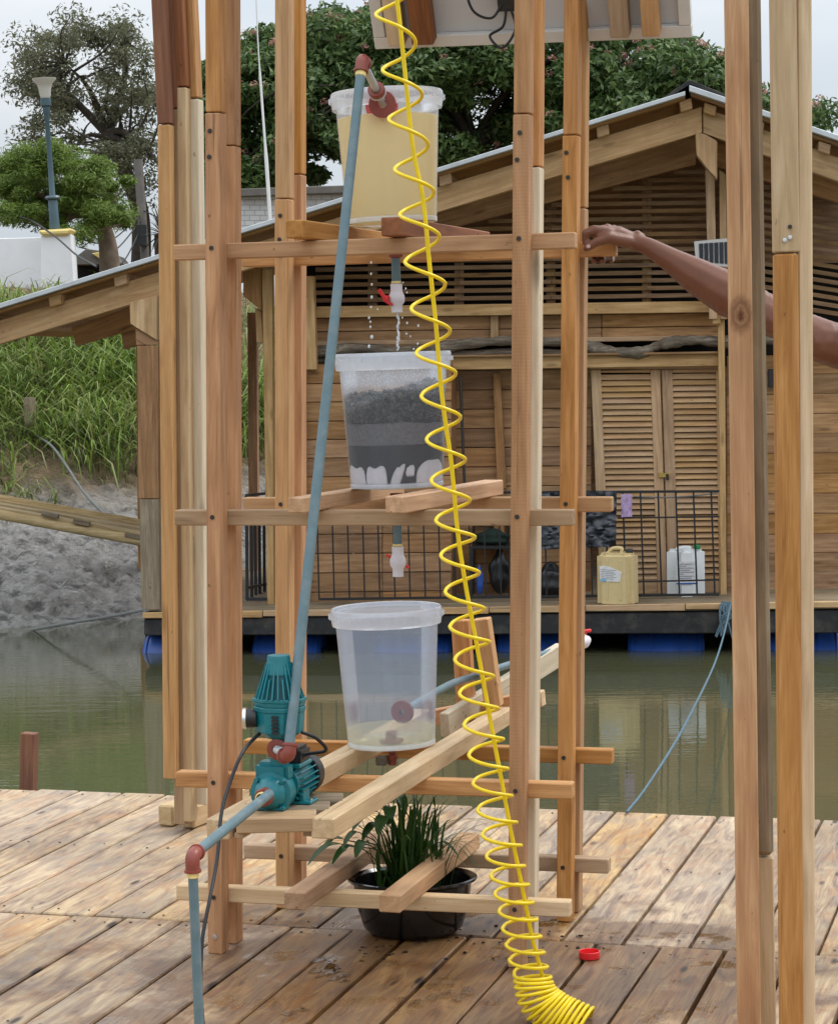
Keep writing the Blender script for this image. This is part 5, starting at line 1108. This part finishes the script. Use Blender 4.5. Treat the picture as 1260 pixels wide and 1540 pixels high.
link('frayed_knot', fin(bm, 60), M['bluerope'], br, None, 'stuff')
gw = thing('bamboo_gangway', 'sloping gangway of bamboo poles and planks across the mud', 'gangway', at(130, 800, 18.3))
for (x0, y0), (x1, y1), r, d in (((-30, 768), (226, 816), .042, 0), ((-30, 745), (226, 790), .038, .5)):
    P = [at(x0 + (x1 - x0) * k / 24, y0 + (y1 - y0) * k / 24, 18.1 + d) for k in range(25)]; tube('bamboo_pole', P, [r * (1.05 if k % 4 == 0 else 1) for k in range(25)], M['bamboo'], gw, 14)
for k in range(3):
    beam('walk_plank', at(-30, 752 + k * 5.5, 18.55 - k * .2) + EZ * .02, at(226, 795 + k * 6.5, 18.55 - k * .2) + EZ * .02, .13, .025, M['bamboo'], gw)
for x, y in ((76, 781), (123, 793), (201, 813)): beam('cross_slat', at(x - 12, y - 4, 18.08) + EZ * .03, at(x + 13, y + 1, 18.08) + EZ * .03, .07, .035, M['plank_grey'], gw)
tag(beam('wooden_stake', at(46, 662, 22.5) - EZ * .3, at(45, 598, 22.5), .09, .09, M['plank_grey']), 'weathered wooden stake in the grass at the left edge', 'stake')
tag(beam('mooring_post', at(34, 1200, 9.1) - EZ * .5, at(45, 1102, 9.1), .06, .05, M['redbrown']), 'dark leaning pole at the water edge left of the deck', 'pole')
tag(tube('thin_pole', smoothpath([at(384, -40, 20.8), at(388, 60, 20.8), at(394, 150, 20.8), at(402, 260, 20.8), at(408, 360, 20.8), at(412, 460, 20.8)], 5), [.006] * 8 + [.011] * 6 + [.017] * 12, M['frame'], None, 8), 'thin grey pole rising behind the houseboat roof between the left posts', 'pole')

# ------------------------------------------------------------------ trees and far things
def leafcloud(name, C, n, rad, lw, ll, mat, par, flat=.55, up=.5, kind='stuff', seed=0):
    r = np.random.default_rng(seed); C = np.asarray(C, float); m = len(C); idx = np.repeat(np.arange(m), n); k = len(idx)
    d = r.normal(size=(k, 3)); d /= np.linalg.norm(d, axis=1)[:, None]; q = r.random(k) ** .45
    rd = np.asarray(rad)[idx] if np.ndim(rad) else np.full(k, rad)
    P = C[idx] + d * (q * rd)[:, None] * np.array([1, 1, flat])
    nrm = r.normal(size=(k, 3)) * (1 - up) + np.array([0, -.15, up]) + d * .35; nrm /= np.linalg.norm(nrm, axis=1)[:, None]
    t = r.normal(size=(k, 3)); t -= nrm * (t * nrm).sum(1)[:, None]; t /= np.linalg.norm(t, axis=1)[:, None]; b = np.cross(nrm, t)
    s = r.uniform(.6, 1.25, k)[:, None]
    V = np.stack([P - t * ll * s, P + b * lw * s + nrm * lw * .2 * s, P + t * ll * s - nrm * ll * .25 * s, P - b * lw * s + nrm * lw * .2 * s], 1).reshape(-1, 3)
    return link(name, npmesh(V, np.arange(k * 4), 4), mat, par, None, kind)
def inpoly(x, y, P):
    c = False; j = len(P) - 1
    for i in range(len(P)):
        if (P[i][1] > y) != (P[j][1] > y) and x < (P[j][0] - P[i][0]) * (y - P[i][1]) / (P[j][1] - P[i][1]) + P[i][0]: c = not c
        j = i
    return c
def tree(name, label, P, Y, dY, ncl, rad, nleaf, lw, ll, mat, trunk, seed, hole=None, bark='bark', flat=.55, group=None, twigs=40, jit=0, rlo=.6):
    """crown filled cluster by cluster inside an outline; limbs run from the trunk fork to the clusters"""
    rr = random.Random(seed); xs = [p[0] for p in P]; ys = [p[1] for p in P]; C = []; R = []
    while len(C) < ncl:
        x, y = rr.uniform(min(xs), max(xs)), rr.uniform(min(ys), max(ys))
        if not inpoly(x, y, P) or (hole and rr.random() < hole(x, y)): continue
        C.append(at(x + rr.gauss(0, jit), y + rr.gauss(0, jit), Y + rr.uniform(-dY, dY) * (.5 + .5 * (y - min(ys)) / (max(ys) - min(ys))))); R.append(rad * rr.uniform(rlo, 1.25))
    base, fork = at(*trunk[0], Y), at(*trunk[-1], Y); base.z = float(bank_z(base.x, base.y, False)) - .1
    t = thing(name, label, 'tree', base, group)
    tp = smoothpath([base] + [at(*q, Y) for q in trunk[1:]], 8); r0 = trunk_r = .011 * (fork - base).length + .16
    bm = bmesh.new(); tubebm(bm, tp, [r0 * (1 - .45 * i / (len(tp) - 1)) for i in range(len(tp))], 12); link('trunk', fin(bm, 60), M[bark], t)
    bm = bmesh.new(); order = sorted(range(len(C)), key=lambda i: rr.random()); mains = []
    for i in order[:11]:
        e = C[i]; q_ = (e - fork).length * .13; m1 = fork.lerp(e, .4) + Vector((rr.uniform(-q_, q_), rr.uniform(-q_, q_), rr.uniform(-.2, 1.3) * q_)); m2 = fork.lerp(e, .75) + Vector((rr.uniform(-q_, q_), rr.uniform(-q_, q_), rr.uniform(-.2, .9) * q_))
        p = smoothpath([fork, m1, m2, e], 7); tubebm(bm, p, [r0 * .42 * (1 - .85 * k / (len(p) - 1)) for k in range(len(p))], 7); mains.append(p)
    for i in order[11:11 + twigs]:
        e = C[i]; p = min((q for pth in mains for q in pth[4:]), key=lambda q: (q - e).length); q_ = (e - p).length * .15; m1 = p.lerp(e, .5) + Vector((rr.uniform(-q_, q_), rr.uniform(-q_, q_), rr.uniform(-.3, 1) * q_))
        pt = smoothpath([p, m1, e], 5); tubebm(bm, pt, [r0 * .14 * (1 - .75 * k / (len(pt) - 1)) for k in range(len(pt))], 5)
    link('limbs', fin(bm, 60), M[bark], t, None, 'stuff')
    leafcloud('crown', [tuple(c) for c in C], nleaf, np.array(R), lw, ll, M[mat], t, flat, .5, 'stuff', seed)
    return t, C, R
bigP = [(296, 120), (330, 85), (365, 70), (420, 42), (490, 22), (560, 25), (640, 30), (760, 35), (900, 45), (1000, 58), (1080, 95), (1125, 125), (1172, 140), (1235, 165), (1240, 215), (1165, 205), (1100, 180), (1040, 160), (960, 190), (880, 200), (800, 232), (720, 245), (668, 262), (620, 250), (520, 255), (470, 275), (425, 260), (400, 300), (355, 310), (305, 345), (296, 250)]
bt_, C, R = tree('flowering_tree', 'wide dark green tree with pink blossoms spreading above the houseboat roof', bigP, 42, 3.2, 400, .55, 420, .032, .085, 'leaf_big', [(735, 400), (725, 290), (712, 215)], 4, lambda x, y: .8 if (670 < x < 790 and 120 < y < 235) or (440 < x < 520 and y > 235) or (375 < x < 420 and 150 < y < 200) else (.45 if y > 190 else .0), twigs=140)
top = [(c, r) for c, r in zip(C, R) if random.random() < .75]
fl = []
rg = random.Random(9)
for c, r in top:
    for k in range(rg.choice((0, 1, 1, 2, 4))): a = rg.uniform(0, 6.28); fl.append((c.x + math.cos(a) * r * rg.uniform(.2, .9), c.y - abs(math.sin(a)) * r * 1.0, c.z + r * rg.uniform(.1, .6)))
leafcloud('blossom', fl, 18, .09, .018, .034, M['flower'], bt_, .7, .4, 'stuff', 5)
tree('grey_tree', 'tall sparse grey green tree behind the street lamp', [(30, 60), (60, 42), (95, 20), (130, 22), (165, 35), (200, 33), (208, 62), (240, 70), (245, 300), (215, 335), (170, 300), (140, 240), (30, 215)], 41, 2.4, 105, .38, 190, .018, .05, 'leaf_grey', [(208, 400), (212, 330), (190, 262), (160, 200)], 6, lambda x, y: (.72 if (150 < x < 215 and 120 < y < 200) or y > 245 else .25), flat=.75, twigs=100)
tree('lime_tree', 'bushy bright green tree beside the street lamp', [(5, 240), (40, 228), (62, 236), (90, 215), (112, 236), (128, 244), (150, 238), (166, 262), (182, 262), (194, 288), (180, 300), (186, 318), (172, 344), (150, 338), (132, 352), (105, 330), (80, 340), (5, 338)], 33, 1.3, 135, .26, 430, .009, .044, 'leaf_lime', [(167, 410), (163, 372), (150, 320)], 7, lambda x, y: .2 if y > 290 else .05, 'barkpale', .65, None, 30, 6, .4)
# street lamp on its pillar
lp = thing('street_lamp', 'blue green street lamp with pale bell shade on a white pillar', 'street lamp', at(83, 344, 31.5))
l0, l1 = at(83, 344, 31.5), at(69, 148, 31.5); la = (l1 - l0).normalized(); LL = (l1 - l0).length
lathe('post', [(.0, 0), (.075, 0), (.07, .06), (.065, .42), (.042, .46), (.036, LL * .5), (.032, LL - .24), (.05, LL - .2), (.052, LL - .12), (.075, LL - .1), (.075, LL)], M['lamp'], lp, l0, la, 20)
lathe('collar', [(.075, 0), (.09, .0), (.11, .02), (.09, .05), (.07, .05)], M['lamp'], lp, l0 + la * .4, la, 20)
lathe('lamp_shade', [(0, 0), (.06, 0), (.075, .04), (.085, .13), (.11, .2), (.16, .25), (.165, .27), (0, .285)], M['lampglass'], lp, l1, la, 28)
wl_ = thing('boundary_wall', 'white boundary wall with yellow capped pillar at the top of the bank', 'wall', at(80, 418, 31.8))
def atq(name, pts, Y, th, mat, par, bev=.01): return poly(name, [at(x, y, Y) for x, y in pts], th, mat, par, None, bev, (0, 1, 0))
atq('wall_panel', [(-80, 360), (96, 356), (96, 440), (-80, 440)], 31.6, .2, M['wall'], wl_); atq('pillar', [(62, 354), (107, 352), (112, 440), (62, 440)], 31.3, .42, M['wall'], wl_)
atq('pillar_cap', [(57, 346), (109, 343), (104, 354), (63, 355)], 31.24, .54, M['cream'], wl_, .03)
kh = thing('kiosk', 'low dark roofed kiosk with cream edge behind the pillar', 'kiosk', at(140, 415, 36))
atq('roof', [(112, 388), (130, 374), (160, 378), (172, 392), (168, 398), (112, 398)], 36, 2.2, M['concrete'], kh); atq('wall', [(114, 398), (160, 398), (160, 440), (114, 440)], 36.3, 1.8, M['dark'], kh); atq('roof_edge', [(138, 381), (158, 378), (166, 386), (150, 389)], 35.9, .09, M['cream'], kh)
def brickmat():
    m, t, out = newmat('white painted brick'); n = N(t); oc = n('ShaderNodeTexCoord').outputs['Object']
    b = n('ShaderNodeTexBrick', {'Vector': oc, 'Color1': (.55, .55, .54, 1), 'Color2': (.64, .64, .63, 1), 'Mortar': (.38, .38, .38, 1), 'Scale': 3.2, 'Mortar Size': .02}); n.bsdf(out, b.outputs['Color'], .85, .2, b.outputs['Fac'], .6, .02); return m
wh = thing('brick_house', 'pale brick house with grey flat roof behind the houseboat roof', 'house', at(430, 340, 35))
atq('wall', [(360, 296), (530, 290), (530, 370), (360, 370)], 35, 4, brickmat(), wh); atq('roof', [(355, 284), (535, 278), (535, 289.5), (355, 295.5)], 34.8, 4.4, M['concrete'], wh)
up_ = thing('utility_pole', 'dark utility pole with transformer box left of the pale column', 'utility pole', at(220, 400, 38))
u0_, u1_ = at(221, 395, 38), at(208, 240, 38); u0_.z = 2.85; pipe('pole', u0_, u1_, .075, M['concrete'], up_, 12); hbx = at(213, 354, 37.85); bm = bmesh.new(); addbox(bm, hbx, (1, 0, 0), (0, 1, 0), EZ, .18, .16, .34); link('transformer_box', fin(bm), M['wire'], up_)
for k, (x0, y0, x1, y1) in enumerate(((214, 322, 100, 352), (214, 330, 120, 372), (215, 338, 150, 398), (214, 316, 330, 300))):
    a, b = at(x0, y0, 38), at(x1, y1, 36); tube('wire', smoothpath([a, a.lerp(b, .5) - EZ * .3, b], 8), .012, M['wire'], up_, 5)
tag(tube('drooping_wire', smoothpath([at(30, 326, 30), at(52, 334, 30), at(85, 357, 29), at(115, 383, 27), at(146, 401, 22)], 8), .012, M['wire'], None, 5), 'black wire drooping from the left past the pillar to the houseboat roof', 'wire')
pt_ = thing('palm', 'dark spiky palm half hidden by the pale timber column', 'palm tree', at(245, 400, 35)); pc_ = at(244, 352, 35); pb_ = pc_.copy(); pb_.z = 2.8
tube('trunk', [pb_, pc_], .12, M['bark'], pt_, 10)
bm = bmesh.new(); rg = random.Random(2)
for k in range(46):
    a = rg.uniform(0, 6.28); e_ = rg.uniform(-.5, 1.2); d = Vector((math.cos(a) * math.cos(e_), math.sin(a) * math.cos(e_), math.sin(e_))); L = rg.uniform(.35, .6); ribbon(bm, [pc_, pc_ + d * L * .5, pc_ + d * L - EZ * .06], .02)
link('fronds', fin(bm), M['palmleaf'], pt_, None, 'stuff')
tag(pipe('green_pole', at(307, 360, 33), at(304, 262, 33), .035, M['lamp'], None, 10), 'short dark green pole behind the houseboat roof beside the left leg', 'pole')

# ------------------------------------------------------------------ person holding the rack, standing behind the right columns
sh = at(1242, 515, 6.2); px0 = sh.x + .3; py0 = 6.25
person = thing('person', 'brown arm of a person reaching from the right to hold the upper rail end', 'person', (px0, py0, 0))
bm = bmesh.new()
def limb(pts, rad):
    """round ended tapering limb"""
    P = [Vector(p) for p in pts]
    for i in range(len(P) - 1):
        L = (P[i + 1] - P[i]).length; n = max(2, int(L / (min(rad[i], rad[i + 1]) * .35)))
        for k in range(n + 1): t = k / n; ball(bm, P[i].lerp(P[i + 1], t), rad[i] + (rad[i + 1] - rad[i]) * t, 2)
s = 6.42 / F
limb([at(952, 363, 6.57), at(975, 371, 6.55), at(1010, 392, 6.52), at(1050, 417, 6.47), at(1100, 445, 6.41), at(1135, 464, 6.37), at(1180, 487, 6.3), sh], [13.5 * s, 14.2 * s, 19.5 * s, 28.5 * s, 35 * s, 32 * s, 28 * s, 33 * s])
# palm
limb([at(950, 361, 6.572), at(930, 353, 6.567), at(912, 351, 6.552)], [.024, .024, .018]); limb([at(950, 361, 6.582), at(930, 352, 6.592), at(914, 349, 6.587)], [.023, .024, .017]); limb([at(948, 362, 6.592), at(934, 354, 6.617), at(926, 353, 6.617)], [.022, .022, .016])
# index finger curled against the post
limb([at(915, 350, 6.55), at(893, 346, 6.545), at(881, 351, 6.542), at(880, 364, 6.547)], [.0175, .0155, .0135, .011])
# thumb laid across the front of the rail
limb([at(944, 364, 6.552), at(915, 358, 6.535), at(898, 363, 6.530), at(882, 373, 6.532)], [.02, .0175, .0145, .0115])
limb([at(915, 352, 6.56), at(905, 355, 6.55)], [.017, .014])
for x, y, Y_ in ((907, 345, 6.555), (913, 343, 6.58), (922, 345, 6.61)): limb([at(x, y, Y_), at(x + 2, y + 1, Y_)], [.0145, .014])
limb([at(958, 352, 6.57), at(964, 356, 6.57)], [.012, .012])
# three fingers over the rail, tips showing beneath it
for x, r in ((893, .0105), (906, .0108), (920, .0095)):
    limb([at(x + 12, 349, 6.602), at(x + 5, 352, 6.662), at(x + 3, 374, 6.677), at(x, 392, 6.642), at(x - 1, 393, 6.607)], [r * 1.2, r * 1.05, r, r * .9, r * .8])
# rest of the body, outside the picture
ps = Vector((px0, py0, 0)); V3 = lambda x, y, z: ps + Vector((x, y, z))
limb([sh, V3(-.12, .0, 1.62), V3(.12, 0, 1.62)], [.062, .07, .07]); limb([V3(.03, 0, 1.62), V3(.02, 0, 1.74), V3(-.01, 0, 1.82)], [.06, .055, .075]); limb([V3(-.02, 0, 1.84), V3(-.005, 0, 1.93)], [.082, .095]); limb([V3(-.1, 0, 1.86), V3(-.112, 0, 1.845)], [.018, .016])
for s_ in (-1, 1): limb([V3(0, .095 * s_, 1.86), V3(.005, .1 * s_, 1.89)], [.018, .018])
limb([V3(.02, .16, 1.6), V3(.06, .24, 1.36), V3(.0, .25, 1.1), V3(-.03, .25, 1.0)], [.06, .05, .038, .036])
for k in range(4): limb([V3(-.03 - .01 * k, .235 + .01 * k, .98), V3(-.045 - .01 * k, .235 + .01 * k, .9)], [.012, .009])
limb([V3(.03, 0, 1.55), V3(.02, 0, 1.2), V3(.02, 0, .98)], [.13, .115, .12])
for s_ in (-1, 1): limb([V3(.02, .08 * s_, .95), V3(.0, .09 * s_, .5), V3(.03, .09 * s_, .1)], [.088, .06, .045]); limb([V3(.03, .09 * s_, .06), V3(-.14, .1 * s_, .04)], [.045, .035])
body = link('body', fin(bm), M['skin'], person)
nl = lathe('thumb_nail', [(0, .0012), (.004, .0011), (.0058, .0004), (.006, -.001), (0, -.001)], plain('finger nail', (.42, .24, .19), .3, .5), person, at(884.5, 370.5, 6.5195), (-.25, -1, .35), 18)
rm = body.modifiers.new('remesh', 'REMESH'); rm.mode = 'VOXEL'; rm.voxel_size = .0045; rm.use_smooth_shade = True
smo = body.modifiers.new('smooth', 'SMOOTH'); smo.factor = .5; smo.iterations = 3
bm = bmesh.new(); limb([V3(.03, 0, 1.6), V3(.02, 0, 1.2), V3(.02, 0, .92)], [.15, .14, .15]); limb([V3(.03, .0, 1.6), V3(.03, .14, 1.6), V3(.05, .22, 1.42)], [.1, .08, .072])
o = link('shirt', fin(bm), M['shirt'], person); rm = o.modifiers.new('remesh', 'REMESH'); rm.mode = 'VOXEL'; rm.voxel_size = .012; rm.use_smooth_shade = True
bm = bmesh.new()
for s_ in (-1, 1): limb([V3(.02, .07 * s_, .97), V3(.0, .09 * s_, .5), V3(.03, .09 * s_, .1)], [.125, .085, .07])
o = link('trousers', fin(bm), M['jeans'], person); rm = o.modifiers.new('remesh', 'REMESH'); rm.mode = 'VOXEL'; rm.voxel_size = .012; rm.use_smooth_shade = True
bm = bmesh.new(); limb([V3(.02, 0, 1.9), V3(.0, 0, 1.96)], [.098, .092]); o = link('hair', fin(bm), M['hair'], person); rm = o.modifiers.new('remesh', 'REMESH'); rm.mode = 'VOXEL'; rm.voxel_size = .01; rm.use_smooth_shade = True
